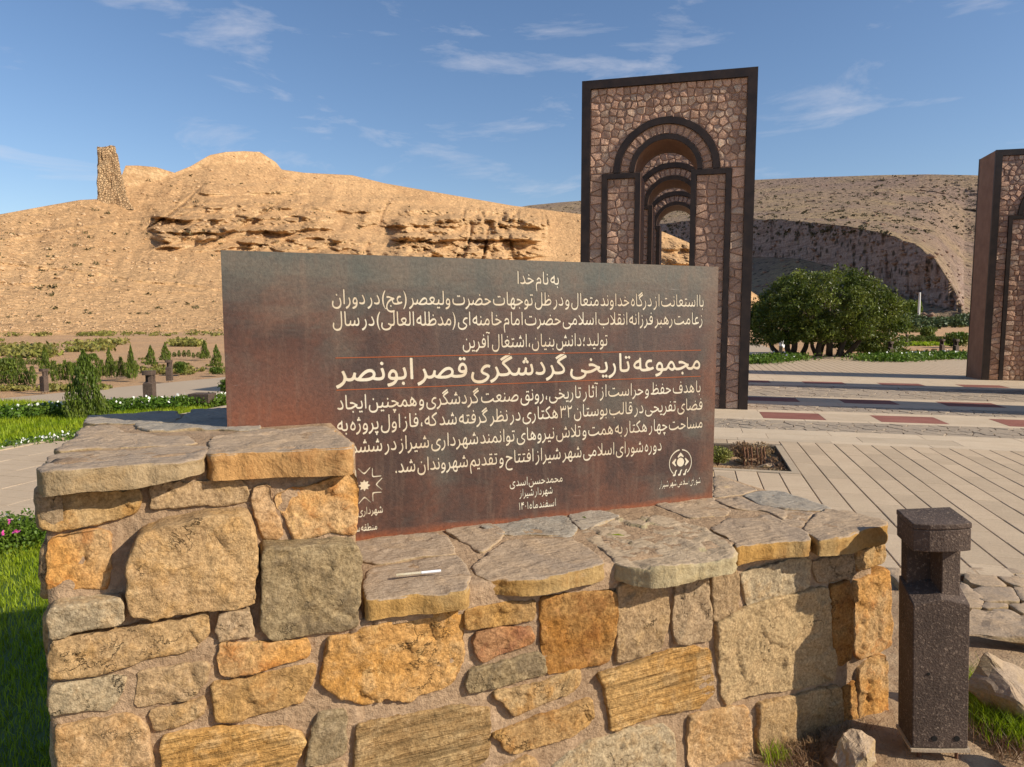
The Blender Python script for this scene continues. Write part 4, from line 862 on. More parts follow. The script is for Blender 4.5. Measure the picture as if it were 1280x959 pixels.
FLAGS = [  # outlines read on the ground, zoom frame of (1080,620)-(1280,770), 6.4x
 [(800,570),(970,575),(1050,640),(1150,715),(960,715),(870,700),(800,650)], [(985,575),(1080,570),(1279,590),(1279,625),(1110,622),(1050,625)],
 [(1060,632),(1279,640),(1279,720),(1200,715),(1130,680)], [(870,740),(960,722),(1180,722),(1250,840),(960,840),(890,790)], [(1200,722),(1290,722),(1310,840),(1270,830)],
 [(770,680),(860,740),(930,800),(945,890),(850,890),(770,860)], [(955,850),(1140,850),(1150,885),(1010,895),(955,890)], [(1160,860),(1330,850),(1360,930),(1250,930)],
 [(1020,905),(1150,900),(1250,950),(1150,985),(1060,960)], [(180,575),(310,570),(310,700),(290,700),(240,640),(200,620)], [(1270,950),(1400,940),(1420,1010),(1330,1010)], [(1330,850),(1500,850),(1520,930),(1380,925)], [(1330,740),(1500,740),(1520,835),(1340,835)], [(1300,640),(1480,640),(1490,720),(1300,720)]]
for i, pts in enumerate(FLAGS):
    W_ = [atz(1080+p[0]/6.395, 620+p[1]/6.395, 0) for p in pts]; poly = [(p.dot(RQ), p.dot(SQ)) for p in W_]
    me, org = slab_mesh('flagstone', poly, XV, YV, ZV, -.004, .05, .004, 300+i, step=.02, jit=.012, bev=.003, facet=.4, rings=4)
    link('flagstone', me, M['flag'], pv, org)
# ------------------------------------------------------------------ hills
def xth(x): return math.atan((x-640)/FPX)
def tanel(x, y):                                     # elevation tangent (rise over ground distance) of an image direction
    r = ray(x, y); return r.z/math.hypot(r.x, r.y)
def azim(X, Y):
    a = (X-640)/FPX; c = -(Y-479.5)/FPX; return np.arctan2(a, math.cos(PITCH)+c*math.sin(PITCH))
def interp(tab, x): t = np.array(tab, float); return np.interp(x, t[:,0], t[:,1])
def hillmat(name, cols, rockc, sc, bd, veg=None):
    k = NM(name, .95, .08); co = k.coord(); b1 = k.noise(co, .018*sc, 6, .6, .3); b2 = k.noise(co, .25*sc, 6, .7); fi = k.noise(co, 1.6*sc, 5, .75)
    g = k.n('NewGeometry'); sx = k.n('SeparateXYZ'); k.set(sx, 0, g.outputs['Normal']); steep = k.math('SUBTRACT', 1.0, k.ramp(sx.outputs[2], .30, .62))
    x = k.mix(k.ramp(b1,.38,.62), cols[0], cols[1]); x = k.mix(k.math('MULTIPLY', k.ramp(b2, .5, .68), .6), x, cols[2]); 
    ly = k.n('Mapping'); k.set(ly, 'Vector', co); k.set(ly, 'Scale', (.03, .03, .55)); lb = k.noise(ly.outputs[0], 1.4, 4, .6)
    rc = k.mix(k.ramp(lb,.4,.6), rockc[0], rockc[1]); x = k.mix(steep, x, rc); x = k.mix(k.math('MULTIPLY', k.ramp(lb, .50, .62), .35 if veg else .18), x, tuple(v*.55 for v in cols[0]))
    x = k.mix(.8, x, k.mix(k.ramp(fi,.3,.7), (.58,.56,.54), (1.38,1.38,1.38)), 'MULTIPLY')
    vo = k.vor(co, .8*sc); x = k.mix(k.math('MULTIPLY', k.math('SUBTRACT', 1.0, k.ramp(vo, .10, .30)), .6), x, tuple(v*(1.5 if not veg else .5) for v in cols[0]))
    if veg: vo2 = k.vor(co, .16); vm = k.math('MULTIPLY', k.math('SUBTRACT', 1.0, k.ramp(vo2, .18, .34)), .85); x = k.mix(vm, x, veg)
    k.bump(k.math('ADD', k.math('MULTIPLY', fi, .6), k.math('MULTIPLY', b2, 2.0)), bd); return k.col(x)
M['hill'] = hillmat('ochre_hill_earth', [(.56,.35,.175),(.47,.285,.14),(.36,.21,.105)], [(.60,.42,.23),(.44,.28,.14)], 1.0, .6)
M['plateau'] = hillmat('brown_plateau', [(.34,.24,.18),(.43,.31,.18),(.24,.165,.13)], [(.52,.38,.31),(.42,.30,.25)], .45, 3.0, veg=(.07,.06,.04))
GRID = {}
def finish(name, TH, R, Z, mat, back, base_drop=3):
    nb = len(back); nx = len(TH)
    Rf = R[:, :1]; TH = np.concatenate([TH[:, :1], TH]+[TH[:, -1:]]*nb, 1); R = np.concatenate([Rf-6, R]+[R[:, -1:]*(1+b[0]) for b in back], 1); Z = np.concatenate([Z[:, :1]-base_drop, Z]+[Z[:, -1:]*b[1] for b in back], 1)
    X, Y = R*np.sin(TH), R*np.cos(TH); ny = R.shape[1]; V = np.stack([X, Y, Z], 2).reshape(-1, 3)
    i, j = np.meshgrid(np.arange(nx-1), np.arange(ny-1), indexing='ij'); a = (i*ny+j).ravel(); F = np.stack([a, a+ny, a+ny+1, a+1], 1)
    GRID[name] = np.stack([X, Y, Z], 2)[:, 1:-nb]; o = link(name, npmesh(name, V, F, True), mat); return prop(o, kind='structure')
# --- the golden hill on the left with the ruined tower
SKY1 = [(-900,330),(-500,300),(-200,285),(0,268),(60,257),(100,250),(122,249),(150,225),(157,207),(172,207),(195,209),(218,216),(238,208),(262,194),(282,190),(305,189),(325,190),(345,203),(352,212),(380,216),(440,219),(480,229),(520,236),(560,243),(600,250),(640,257),(680,262),(727,268),(760,273),(800,277),(822,287),(860,303),(900,330),(940,365),(990,398)]
RID1 = [(-900,170),(0,135),(122,150),(300,185),(480,215),(700,255),(990,290)]
FOOT1 = [(-900,80),(0,84),(280,92),(500,120),(700,175),(860,215),(990,270)]
def hill1():
    xs = np.linspace(-900, 992, 1150); ny = 300; v = np.linspace(0, 1, ny)[None,:]; X = xs[:,None]
    ys = interp(SKY1, xs)[:,None]; yf = 416+0*ys; yf = np.minimum(yf, 397+1.6*FPX/interp(FOOT1, xs)[:,None]); yf = np.maximum(yf, ys+2)
    Y = yf+(ys-yf)*v; rf = interp(FOOT1, xs)[:,None]; rr = interp(RID1, xs)[:,None]
    TH = azim(X, Y); ysm = interp([(-900,330),(0,268),(122,246),(200,226),(262,206),(320,204),(360,210),(440,219),(520,236),(600,250),(680,262),(727,268),(800,277),(822,287),(860,303),(900,330),(940,365),(990,398)], xs)[:,None]; t = np.clip((yf-Y)/np.maximum(yf-ysm, 2), 0, 1.6)
    R = rf+(rr-rf)*np.minimum(t, 1)**.92+(rr-rf)*np.maximum(t-1, 0)*.35
    # cliff bands: distance stalls while height goes on rising, then a ledge
    def band(xa, xb, ya, yb, k_, soft=14, edge=22, ny_=5):
        mx_ = sstep(xa, xa+edge, X)*(1-sstep(xb-edge, xb, X)); wob = fbm(np.stack([X/30+0*Y, Y/60, 0*Y+ya], 2), 1, 3, int(ya))*7
        up = 1-sstep(yb-ny_, yb, Y+wob); lo_ = sstep(ya-soft, ya, Y+wob); inside = up*lo_*mx_; return inside*k_
    rag = .55+.9*np.clip(fbm(np.stack([X/17+0*Y, Y/7, 0*Y], 2), 1, 4, 51)+.45, 0, 1.4)
    pull = 0
    for xa, xb, ya, yb, k_ in ((230,400,236,246,1.6),(205,395,252,262,2.2),(172,420,263,275,3.6),(168,430,274,291,4.6),(172,455,288,303,3.2),(182,470,300,314,3.0),(385,560,250,266,1.8),(430,700,264,284,3.6),(480,698,276,304,7.0),(478,694,298,326,7.5),(300,560,306,322,2.4),(330,600,318,336,2.4),(815,930,292,312,5),(815,930,308,332,6),(815,930,330,352,5)):
        pull = pull+band(xa, xb, ya, yb, k_, 7, 30, 3)
    pull = pull*rag
    Pn = np.stack([R*np.sin(TH), R*np.cos(TH), (397-Y)*R/FPX], 2)
    cl = np.clip(pull/7, 0, 1)
    R2 = R-pull
    gul = fbm(np.stack([X/16+0*Y, (Y+.22*X)/120, 0*Y], 2), 1, 4, 7); gr = fbm(np.stack([(X+.5*Y)/38+0*Y, (Y+.2*X)/110, 0*Y+3], 2), 1, 4, 19)
    R2 += np.abs(gul)*.7*np.clip((t-.35)*3, 0, 1) + gr*2.2*np.clip(t*2.5, 0, 1)
    R2 += fbm(Pn, .10, 5, 3)*1.4*np.clip(t*4, 0, 1)+fbm(Pn, .7, 4, 9)*.30*np.clip(t*6, .3, 1)
    # broken strata in the cliffs: blocks and clefts
    bl = np.abs(fbm(np.stack([Pn[...,0]*.30, Pn[...,1]*.05, Pn[...,2]*.22], 2), 1, 4, 13)); ledge = np.abs(((Pn[...,2]*.42+fbm(Pn, .05, 2, 2)*2.2) % 1)-.5)
    cleft = np.clip(.10-np.abs(fbm(np.stack([Pn[...,0]*.16, 0*Y, Pn[...,2]*.035], 2), 1, 3, 23)), 0, .1)*60
    R2 += cl*(bl*3.6+ledge*1.6+cleft*.9+fbm(Pn, .9, 3, 44)*1.6)+fbm(Pn, 1.6, 3, 45)*.22
    for ya_, sl, k_ in ((327,.115,-1.0),(300,-.16,-.6),(352,.05,-.6)): yp = ya_+sl*X+fbm(np.stack([X/60, 0*X, 0*X], 2), 1, 2, 60)*5; R2 += k_*np.exp(-((Y-yp)/2.0)**2)*(X < 300)*np.clip(t*4-.3, 0, 1)
    fade = sstep(1.0, .94, v+0*X); R2 = R+(R2-R)*np.maximum(fade, .25)
    T = (397-Y)/FPX; pitchc = np.vectorize(tanel)(X+0*Y, Y); Z = CAM_H+R2*pitchc
    finish('ochre_hill', TH, R2, Z, M['hill'], [(.02,.99),(.06,.93),(.2,.6),(.5,-.1)])
hill1()
# --- brown plateau with the shaded cliff on the right
SKY2 = [(-200,300),(400,285),(600,268),(660,257),(700,253),(727,251),(830,238),(940,225),(1010,222),(1100,219),(1160,218),(1215,219),(1300,223),(1450,235),(1700,262),(2100,300)]
def plateau():
    xs = np.linspace(560, 1750, 760); ny = 330; v = np.linspace(0, 1, ny)[None,:]; X = xs[:,None]; ys = interp(SKY2, xs)[:,None]; yf = 396.5+0*ys; Y = yf+(ys-yf)*v
    TH = azim(X, Y)
    ct = interp([(560,292),(800,283),(900,272),(940,274),(1000,277),(1060,283),(1110,293),(1150,309),(1170,325),(1186,350),(1198,372),(1206,392),(1216,398),(1750,398)], xs)[:,None]
    cb = interp([(560,340),(900,318),(940,321),(1000,324),(1050,336),(1090,352),(1130,370),(1160,380),(1190,388),(1206,394),(1215,398),(1750,398)], xs)[:,None]
    rc = interp([(560,1000),(800,820),(940,640),(1000,560),(1060,480),(1110,430),(1150,395),(1206,350),(1240,352),(1300,360),(1750,420)], xs)[:,None]
    foot = interp([(560,560),(900,430),(1000,390),(1100,350),(1150,350),(1206,349),(1240,351),(1300,358),(1750,400)], xs)[:,None]; ridge = interp([(560,1500),(940,1250),(1215,1100),(1750,900)], xs)[:,None]
    ct0 = ct.copy(); ct = ct+fbm(np.stack([X/14, 0*X, 0*X], 2), 1, 3, 4)[...]*4.5*(1-sstep(1185, 1206, X)); cb = np.maximum(cb, ct+.01)
    R = np.where(Y > cb, foot+(rc*.985-foot)*np.clip((yf-Y)/np.maximum(yf-cb, .5), 0, 1)**1.1, 0)
    R = np.where((Y <= cb) & (Y > ct), rc*(.985+.015*(cb-Y)/np.maximum(cb-ct, .5)), R)
    up = np.clip((ct0-Y)/np.maximum(ct0-ys, 1), 0, 1); rc2 = np.maximum(rc, foot)
    R = np.where(Y <= ct, rc2+(ridge-rc2)*up**.9, R)
    Pn = np.stack([R*np.sin(TH), R*np.cos(TH), (397-Y)*R/FPX], 2); cliff = ((Y <= cb) & (Y > ct)).astype(float); upm = (Y <= ct)*np.clip(up*6, 0, 1)*(1-np.clip((up-.93)*14, 0, .8))
    col = np.abs(fbm(np.stack([X/7+0*Y, 0*Y, Y/90], 2), 1, 4, 5)); R = R+cliff*(col*9+fbm(Pn, .06, 4, 6)*5)
    tal = (Y > cb)*np.clip((yf-Y)/6, 0, 1); R = R+tal*(fbm(Pn, .02, 5, 8)*10+fbm(Pn, .12, 3, 9)*2.2)
    led = np.abs(((Pn[...,2]*.085+fbm(Pn, .004, 3, 2)*1.8) % 1)-.5)*2
    R = R+upm*(fbm(Pn, .006, 5, 11)*26+fbm(Pn, .03, 5, 12)*12+np.abs(fbm(Pn, .018, 4, 18))*14+led*2.5+fbm(Pn, .14, 4, 16)*4.5)
    pit = np.vectorize(tanel)(X+0*Y, Y); Z = CAM_H+R*pit; finish('cliff_plateau', TH, R, Z, M['plateau'], [(.02,.995),(.1,.97),(.4,.7)], 5)
plateau()
# loose stones and scrub lying on the slopes
def scatter(name, grid, n, i0, i1, j0, j1, size, mat, label, seed, kind_='stone', pw=1.0, wide=1.0):
    G = GRID[grid]; q = np.random.RandomState(seed); i = q.randint(int(i0*(G.shape[0]-1)), int(i1*(G.shape[0]-1)), n); j = ((j0+(j1-j0)*q.rand(n)**pw)*(G.shape[1]-1)).astype(int); P = G[i, j]
    s_ = size*(.35+q.rand(n)**2*1.3)
    if kind_ == 'stone':
        B = np.array([(1,0,0),(0,1,0),(-1,0,0),(0,-1,0),(0,0,.8),(0,0,-.6)]); V = P[:,None,:]+(B[None]+q.uniform(-.35,.35,(n,6,3)))*s_[:,None,None]*np.array([1.2,1.2,.9]); F0 = np.array([(0,1,4),(1,2,4),(2,3,4),(3,0,4),(1,0,5),(2,1,5),(3,2,5),(0,3,5)])
        V = V.reshape(-1, 3); F = (F0[None]+np.arange(n)[:,None,None]*6).reshape(-1, 3)
    else:
        m = 14; C = np.repeat(P, m, 0)+q.randn(n*m, 3)*np.repeat(s_, m)[:,None]*np.array([.7*wide,.7*wide,.35])+np.array([0,0,size*.25]); a = q.randn(n*m, 3); a /= np.linalg.norm(a, axis=1)[:,None]; b_ = np.cross(a, q.randn(n*m, 3)); b_ /= np.linalg.norm(b_, axis=1)[:,None]; L_ = np.repeat(s_, m)[:,None]*.55
        V = np.stack([C-a*L_, C+b_*L_*.7, C+a*L_, C-b_*L_*.7], 1).reshape(-1, 3); F = np.arange(4*n*m).reshape(-1, 4)
    prop(link(name, npmesh(name, V, F), mat), label, 'stones' if kind_ == 'stone' else 'scrub', kind='stuff')
M['scree'] = rock('pale_scree', (.62,.46,.28), (.54,.38,.22), (.46,.31,.18), sc=2, vary=0, crack=False); M['hscrub'] = NM('hill_scrub', .95, .05).col((.13,.105,.05)); M['pscrub'] = NM('plateau_scrub', .95, .05).col((.11,.095,.055)); M['pstone'] = rock('plateau_stone', (.30,.21,.16), (.24,.17,.13), (.36,.25,.17), sc=1, vary=0, crack=False)
scatter('scattered_stones', 'ochre_hill', 5000, .47, 1, .0, .75, .15, M['scree'], 'pale loose stones littering the lower slope of the golden hill', 71, pw=1.4)
scatter('scattered_stones', 'ochre_hill', 1200, .47, 1, .35, .98, .30, M['scree'], 'fallen blocks below and above the rock bands of the golden hill', 72)
scatter('hill_scrub', 'ochre_hill', 450, .47, 1, .02, .95, .28, M['hscrub'], 'dark tufts of scrub dotted over the golden hill', 73, 'scrub')
scatter('plateau_scrub', 'cliff_plateau', 2600, .0, .75, .58, .995, 1.3, M['pscrub'], 'dark scrub speckling the brown plateau', 74, 'scrub')
scatter('plateau_stones', 'cliff_plateau', 2500, .0, .75, .0, .95, 1.2, M['pstone'], 'broken rock strewn over the brown plateau and below its cliff', 75)
# --- the ruined tower on the hill shoulder
k = NM('ruin_masonry', .95, .08); co = k.coord(); n1 = k.noise(co, .6, 5, .6); vo = k.vor(co, 2.6, 'DISTANCE_TO_EDGE'); fi = k.noise(co, 5, 5, .7)
x = k.mix(k.ramp(n1,.4,.6), (.62,.43,.24), (.54,.36,.20)); x = k.mix(k.math('MULTIPLY', k.math('SUBTRACT', 1.0, k.ramp(vo, .0, .10)), .45), x, (.34,.21,.11)); x = k.mix(.6, x, k.mix(fi, (.6,.6,.6), (1.4,1.4,1.4)), 'MULTIPLY')
k.bump(k.math('ADD', k.ramp(vo, 0, .15), fi), .25); M['ruin'] = k.col(x)
def tower():
    D = 151.; tb = atz(137, 250, 0); th = float(azim(138, 222)); f = D*math.cos(th)/FPX; ct_ = Vector((math.sin(th)*D, math.cos(th)*D, 0)); zb = CAM_H+D*tanel(138, 252)-1.5
    n, m = 60, 44; V = []; H = (252-190)*f+1.5
    outl = [(122,252),(124,190)]
    for j in range(m+1):
        t = j/m; wl_ = ((137-121-(t*2.5))*f); wr = ((157-137)*(1-t)+(145-137)*t)*f if t < .9 else (145-137)*f
        hw = (wl_+wr)/2*(1+.22*max(0, .22-t)/.22); cx_ = (wr-wl_)/2
        for i in range(n):
            a = 2*math.pi*i/n; c, s = math.cos(a), math.sin(a); q = 1/max(abs(c), abs(s), .72)*.86
            P = np.array([[c*3, s*3, t*H*.6]]); d = 1+float(fbm(P, .35, 5, 6)[0])*.26+float(vn(P*2.6, 3)[0])*.09
            top = float(vn(np.array([[c*2.2, s*2.2, 0]]), 8)[0])*1.0*max(0, t-.75)*2
            V.append((cx_+hw*c*q*d, 2.6*s*q*d, t*H+top))
    F = [(j*n+i, j*n+(i+1)%n, (j+1)*n+(i+1)%n, (j+1)*n+i) for j in range(m) for i in range(n)]+[tuple(m*n+i for i in range(n))]
    o = link('ruined_tower', mesh('ruined_tower', V, F), M['ruin'], None, (ct_.x, ct_.y, zb)); o.rotation_euler.z = -th
    prop(o, label='crumbling rubble tower standing on the left shoulder of the golden hill', cat='tower')
tower()
# ------------------------------------------------------------------ greenery
def leafmat(name, a, b, tr=.35, rough=.55, sc=1.2):
    k = NM(name, rough, .35); co = k.coord(rnd=True); g = k.n('NewGeometry'); n1 = k.noise(co, sc, 3); x = k.mix(k.ramp(n1, .4, .6), a, b)
    rp_ = g.outputs.get('Random Per Island'); x = k.mix(1, x, k.mix(rp_, (.55,.55,.5), (1.5,1.45,1.3)), 'MULTIPLY') if rp_ else x
    k.col(x); t = k.t; tl = k.n('BsdfTranslucent'); k.set(tl, 'Color', x); ms_ = k.n('MixShader'); k.set(ms_, 0, tr); t.links.new(k.b.outputs[0], ms_.inputs[1]); t.links.new(tl.outputs[0], ms_.inputs[2])
    o = [n for n in t.nodes if n.type == 'OUTPUT_MATERIAL'][0]; t.links.new(ms_.outputs[0], o.inputs[0]); return k.m
M['grass'] = leafmat('lawn_grass', (.24,.34,.008), (.34,.42,.02), .45, sc=1.5); M['lawnb'] = leafmat('lawn_base', (.05,.09,.012), (.08,.12,.02), 0)
M['tree'] = leafmat('dark_tree_leaf', (.085,.12,.016), (.14,.165,.026), .3, .42); M['con'] = leafmat('conifer_leaf', (.085,.13,.015), (.13,.17,.02), .25)
M['shrub'] = leafmat('shrub_leaf', (.08,.14,.015), (.14,.18,.03), .3); M['hedge'] = leafmat('hedge_leaf', (.075,.15,.012), (.12,.19,.02), .3)
M['scrub'] = leafmat('olive_scrub', (.19,.20,.04), (.27,.24,.07), .3); M['palm'] = leafmat('palm_leaf', (.13,.20,.025), (.19,.24,.04), .35)
M['dry'] = leafmat('dry_weed', (.30,.20,.10), (.20,.11,.06), .2); M['bark'] = stonemat('tree_bark', (.17,.125,.09), (.11,.08,.06), sc=6, bd=.01)
M['flower'] = NM('white_petal', .6).col((.80,.80,.74)); M['pink'+'f'] = NM('pink_petal', .6).col((.70,.10,.38)); M['far'] = leafmat('far_wood', (.05,.085,.03), (.085,.11,.04), .15)
def leaves_arr(P, size, rs, asp=.5, up=0.0):
    n = len(P); a = rs.randn(n, 3); a[:,2] += up; a /= np.linalg.norm(a, axis=1)[:,None]; b = rs.randn(n, 3); b -= (a*b).sum(1)[:,None]*a; b /= np.linalg.norm(b, axis=1)[:,None]
    s = size*(.6+.8*rs.rand(n))[:,None]; V = np.stack([P-a*s, P+b*s*asp, P+a*s, P-b*s*asp], 1).reshape(-1, 3); F = np.arange(4*n).reshape(-1, 4); return V, F
def blob_pts(n, c, r, rs, shell=.45):
    d = rs.randn(n, 3); d /= np.linalg.norm(d, axis=1)[:,None]; q = (shell+(1-shell)*rs.rand(n))**(1/2.0); return np.array(c)+d*q[:,None]*np.array(r)
def blades(P, h, w, rs, lean=.35, two=True):
    n = len(P); a = rs.rand(n)*2*np.pi; hh_ = h*(.5+rs.rand(n)); d = np.stack([np.cos(a), np.sin(a), 0*a], 1); sd_ = np.stack([-np.sin(a), np.cos(a), 0*a], 1)*w/2; L_ = lean*(.3+rs.rand(n))[:,None]*hh_[:,None]
    up = np.stack([0*a, 0*a, hh_], 1)
    if not two: V = np.stack([P-sd_, P+sd_, P+up+d*L_], 1).reshape(-1, 3); return V, np.arange(3*n).reshape(-1, 3)
    V = np.stack([P-sd_, P+sd_, P+up*.6+d*L_*.35-sd_*.7, P+up*.6+d*L_*.35+sd_*.7, P+up+d*L_, P+up*.6+d*L_*.35+sd_*.7], 1).reshape(-1, 3); k_ = np.arange(n)*6
    F = np.concatenate([np.stack([k_, k_+1, k_+3], 1), np.stack([k_, k_+3, k_+2], 1), np.stack([k_+2, k_+3, k_+4], 1)]); return V, F
rs = np.random.RandomState(4)
def rs_sheet(name, r0_, r1_, s0_, s1_, z, mat, n=24, amp=.015):
    gx, gy = np.meshgrid(np.linspace(r0_, r1_, n), np.linspace(s0_, s1_, n)); P = np.array([pq(a, b) for a, b in zip(gx.ravel(), gy.ravel())]); P[:,2] = z+fbm(P, 1.2, 3, 2)*amp
    F = [(j*n+i, j*n+i+1, (j+1)*n+i+1, (j+1)*n+i) for j in range(n-1) for i in range(n-1)]; return prop(link(name, npmesh(name, P, F, True), mat), kind='structure')
rs_sheet('lawn_soil', -9.5, -1.2, -1.5, 4.27, -.06, M['lawnb']); rs_sheet('lawn_soil', -17, -8.16, 4.0, 10.9, -.05, M['lawnb'])
n = 95000; r_ = rs.uniform(-6.2, -2.0, n); s_ = rs.uniform(.2, 4.25, n); P = np.array([[RQ.x*a+SQ.x*b, RQ.y*a+SQ.y*b, -.06] for a, b in zip(r_, s_)])
u_ = (P[:,0]-A0.x)*WU.x+(P[:,1]-A0.y)*WU.y; P = P[u_ < -.93]; P = P[P[:,1] > 1.3]
V, F = blades(P, .038, .0045, rs, .8); prop(link('lawn_grass', npmesh('lawn_grass', V, F), M['grass']), 'thick green lawn left of the stone wall, half in its shadow', 'grass', kind='stuff')
n = 60000; r_ = rs.uniform(-14.5, -8.2, n); s_ = rs.uniform(5.6, 10.9, n); P = np.array([[RQ.x*a+SQ.x*b, RQ.y*a+SQ.y*b, -.05] for a, b in zip(r_, s_)])
V, F = blades(P, .06, .014, rs, .5, False); prop(link('lawn_grass', npmesh('lawn_grass', V, F), M['grass']), 'bright green lawn between the pavement and the road', 'grass', kind='stuff')
# kerbs
b = MB(); b.box(-8.2, -8.06, 4.3, 21, -.12, .012); pmesh(b, 'kerb', M['conc'], kind='structure')
b = MB(); b.box(-8.2, -.75, 4.27, 4.41, -.14, .006); pmesh(b, 'kerb', M['conc'], kind='structure')
base2 = MB(); base2.box(-8.05, -5.6, 7.35, 21, -.11, -.014); o = base2.build('side_paving', M['conc']); o.rotation_euler.z = PA; prop(o, kind='structure')
# road
k = NM('pale_road', .9, .15); co = k.coord(); n1 = k.noise(co, .8, 5, .6); n2 = k.noise(co, 25, 4, .7); k.bump(n2, .01); M['road'] = k.col(k.mix(.5, k.mix(n1, (.40,.31,.215), (.46,.36,.255)), k.mix(n2, (.8,.8,.8), (1.2,1.2,1.2)), 'MULTIPLY'))
rd = [(-24,1.5),(-8.94,12.15),(-5.9,14.3),(2,21.5),(13,34),(16,46),(6,46),(-2,33),(-8.1,19.8),(-10.6,14.6),(-26,4.0)]
bm = bmesh.new(); fc = bm.faces.new([bm.verts.new((x, y, -.075)) for x, y in rd]); bmesh.ops.triangulate(bm, faces=[fc]); me = bpy.data.meshes.new('road'); bm.to_mesh(me); bm.free(); prop(link('road', me, M['road']), kind='structure')
# big spreading tree on the right
def tree_big():
    D = 29.5; bx = (1032-640)/FPX*D; t = empty('tree', (bx, D, -.05), label='wide rounded dark green tree with many leaning stems at the edge of the paving', cat='tree')
    f = D/FPX; r = random.Random(2); W = 3.35; b = MB()
    for i, (x0, x1, hz_) in enumerate([(-1.7,-2.6,1.7),(-1.5,-1.9,1.9),(-1.2,-1.2,2.0),(-.85,-.6,2.1),(-.3,-.9,2.2),(-.1,.3,2.2),(.15,-.2,2.3),(.35,1.0,2.2),(.6,1.7,1.9),(.75,.6,2.2),(-.5,-.1,2.0)]):
        y0 = r.uniform(-.5,.5); y1 = y0+r.uniform(-.9,.9); pts = [(x0,y0,0)]
        for q in range(1, 6):
            tt = q/5; pts.append((x0+(x1-x0)*tt**.8+r.uniform(-.08,.08), y0+(y1-y0)*tt+r.uniform(-.08,.08), hz_*tt))
        R0_ = r.uniform(.09,.15); bb = MB(); bb.tube(pts, [R0_*(1-.6*q/5) for q in range(6)], 7)
        for q in (3, 4, 5):
            p = pts[q]; e = (p[0]+r.uniform(-.8,.8), p[1]+r.uniform(-.8,.8), p[2]+r.uniform(.4,.9)); bb.tube([p, ((p[0]+e[0])/2+.05, (p[1]+e[1])/2, (p[2]+e[2])/2), e], [R0_*.4, R0_*.28, R0_*.12], 5)
        bb.build('trunk', M['bark'], t, smooth=True)
    q = np.random.RandomState(6); Vs, Fs = [], []; off = 0; prof = [(-3.35,.95,2.1),(3.25,.8,1.5)]
    nclump = 600
    for i in range(nclump):
        a = q.rand()*2*np.pi; u = q.rand(); rr = (.25+.75*u**.5)
        x = math.cos(a)*rr*3.15-.15; y = math.sin(a)*rr*2.7; top = 3.95*(max(0, 1-((x+.15)/3.5)**2-(y/3.3)**2*.85))**.5; top = max(top, 1.1); lowz = .52+.34*(1-abs(x+.4)/3.2)+(.0 if x < .9 else -.45)
        z = top-.30-(top-lowz-.3)*(q.rand()**1.5) if q.rand() < .8 else q.uniform(lowz, top-.2)
        if q.rand() < .10: z = lowz+q.rand()*.3
        nn = 105; rad = q.uniform(.22,.44); P = blob_pts(nn, (x, y, z), (rad, rad, rad*.75), q, .3); V, F = leaves_arr(P, .058, q, .45, .3); Vs.append(V); Fs.append(F+off); off += len(V)
    link('crown', npmesh('crown', np.concatenate(Vs), np.concatenate(Fs)), M['tree'], t)
tree_big()
def copy_tree(o, parent=None):
    c = o.copy(); COL.objects.link(c); c.parent = parent
    for ch in list(o.children): copy_tree(ch, c)
    return c
def plant(name, mat, shape, nl, ls, seed, stem=True, label='', cat='', group=None):
    """shape: 'cone' or 'ball' or 'col', unit height 1, half width 1 in template, scaled at placing"""
    q = np.random.RandomState(seed); t = empty(name, (0,0,0), label=label, cat=cat, group=group)
    if shape == 'cone':
        z = q.rand(nl)**1.35; a = q.rand(nl)*2*np.pi; w_ = (1-z)**.75*(.6+.5*q.rand(nl))*(1+.25*np.sin(a*3+z*9)); P = np.stack([np.cos(a)*w_, np.sin(a)*w_, .06+z*.92], 1)
    elif shape == 'col':
        z = q.rand(nl); a = q.rand(nl)*2*np.pi; w_ = (.45+.6*np.sin(np.pi*np.clip(z*.9+.12, 0, 1)))*(.5+.5*q.rand(nl)); P = np.stack([np.cos(a)*w_+.15*np.sin(z*9), np.sin(a)*w_, .12+z*.86], 1)
    else:
        P = np.concatenate([blob_pts(nl//9, (q.uniform(-.5,.5), q.uniform(-.5,.5), q.uniform(.35,.62)), (.55,.55,.36), q, .3) for _ in range(9)]); P[:,2] = np.maximum(P[:,2], .02)
    V, F = leaves_arr(P, ls, q, .5); link('foliage', npmesh('foliage', V, F), mat, t)
    if stem: b = MB(); b.tube([(0,0,-.02),(.02,.01,.3),(0,0,.75)], [.05,.04,.015], 5); b.build('stem', M['bark'], t)
    return t
def put(t, first, x, yb, yt, wpx, label, rz=0, z=-.06):
    """stand a copy at ground image point (x,yb), top at yt, wpx wide"""
    p = atz(x, yb, z); d = p.y; o = t if first else copy_tree(t); h = (yb-yt)/FPX*d; w_ = wpx/FPX*d/2
    o.location = p; o.scale = (w_, w_, h); o.rotation_euler.z = rz; o['label'] = label; return o
con = plant('conifer_sapling', M['con'], 'cone', 900, .09, 11, True, 'x', 'conifer', 'young conifers in the planted field')
for i, (x, yb, yt, w_, lb) in enumerate([(57,464,432,13,'young conifer behind the low pillar nearest the left edge'),(137,461,434,10,'small conifer just right of the big leafy cypress'),(165,474,431,12,'slim conifer between the big cypress and the notched pillar on the lawn'),
   (189,457,432,14,'plump conifer above the notched pillar at the edge of the lawn'),(207,451,429,13,'pointed conifer just left of the dark round bush'),(256,449,426,12,'pointed conifer farthest right but one before the plaque'),(271,459,431,14,'broad conifer tight against the plaque\'s left edge'),
   (28,466,446,10,'stubby conifer left of the low pillar, in the far row')]):
    put(con, i == 0, x, yb, yt, w_, lb, i*1.3)
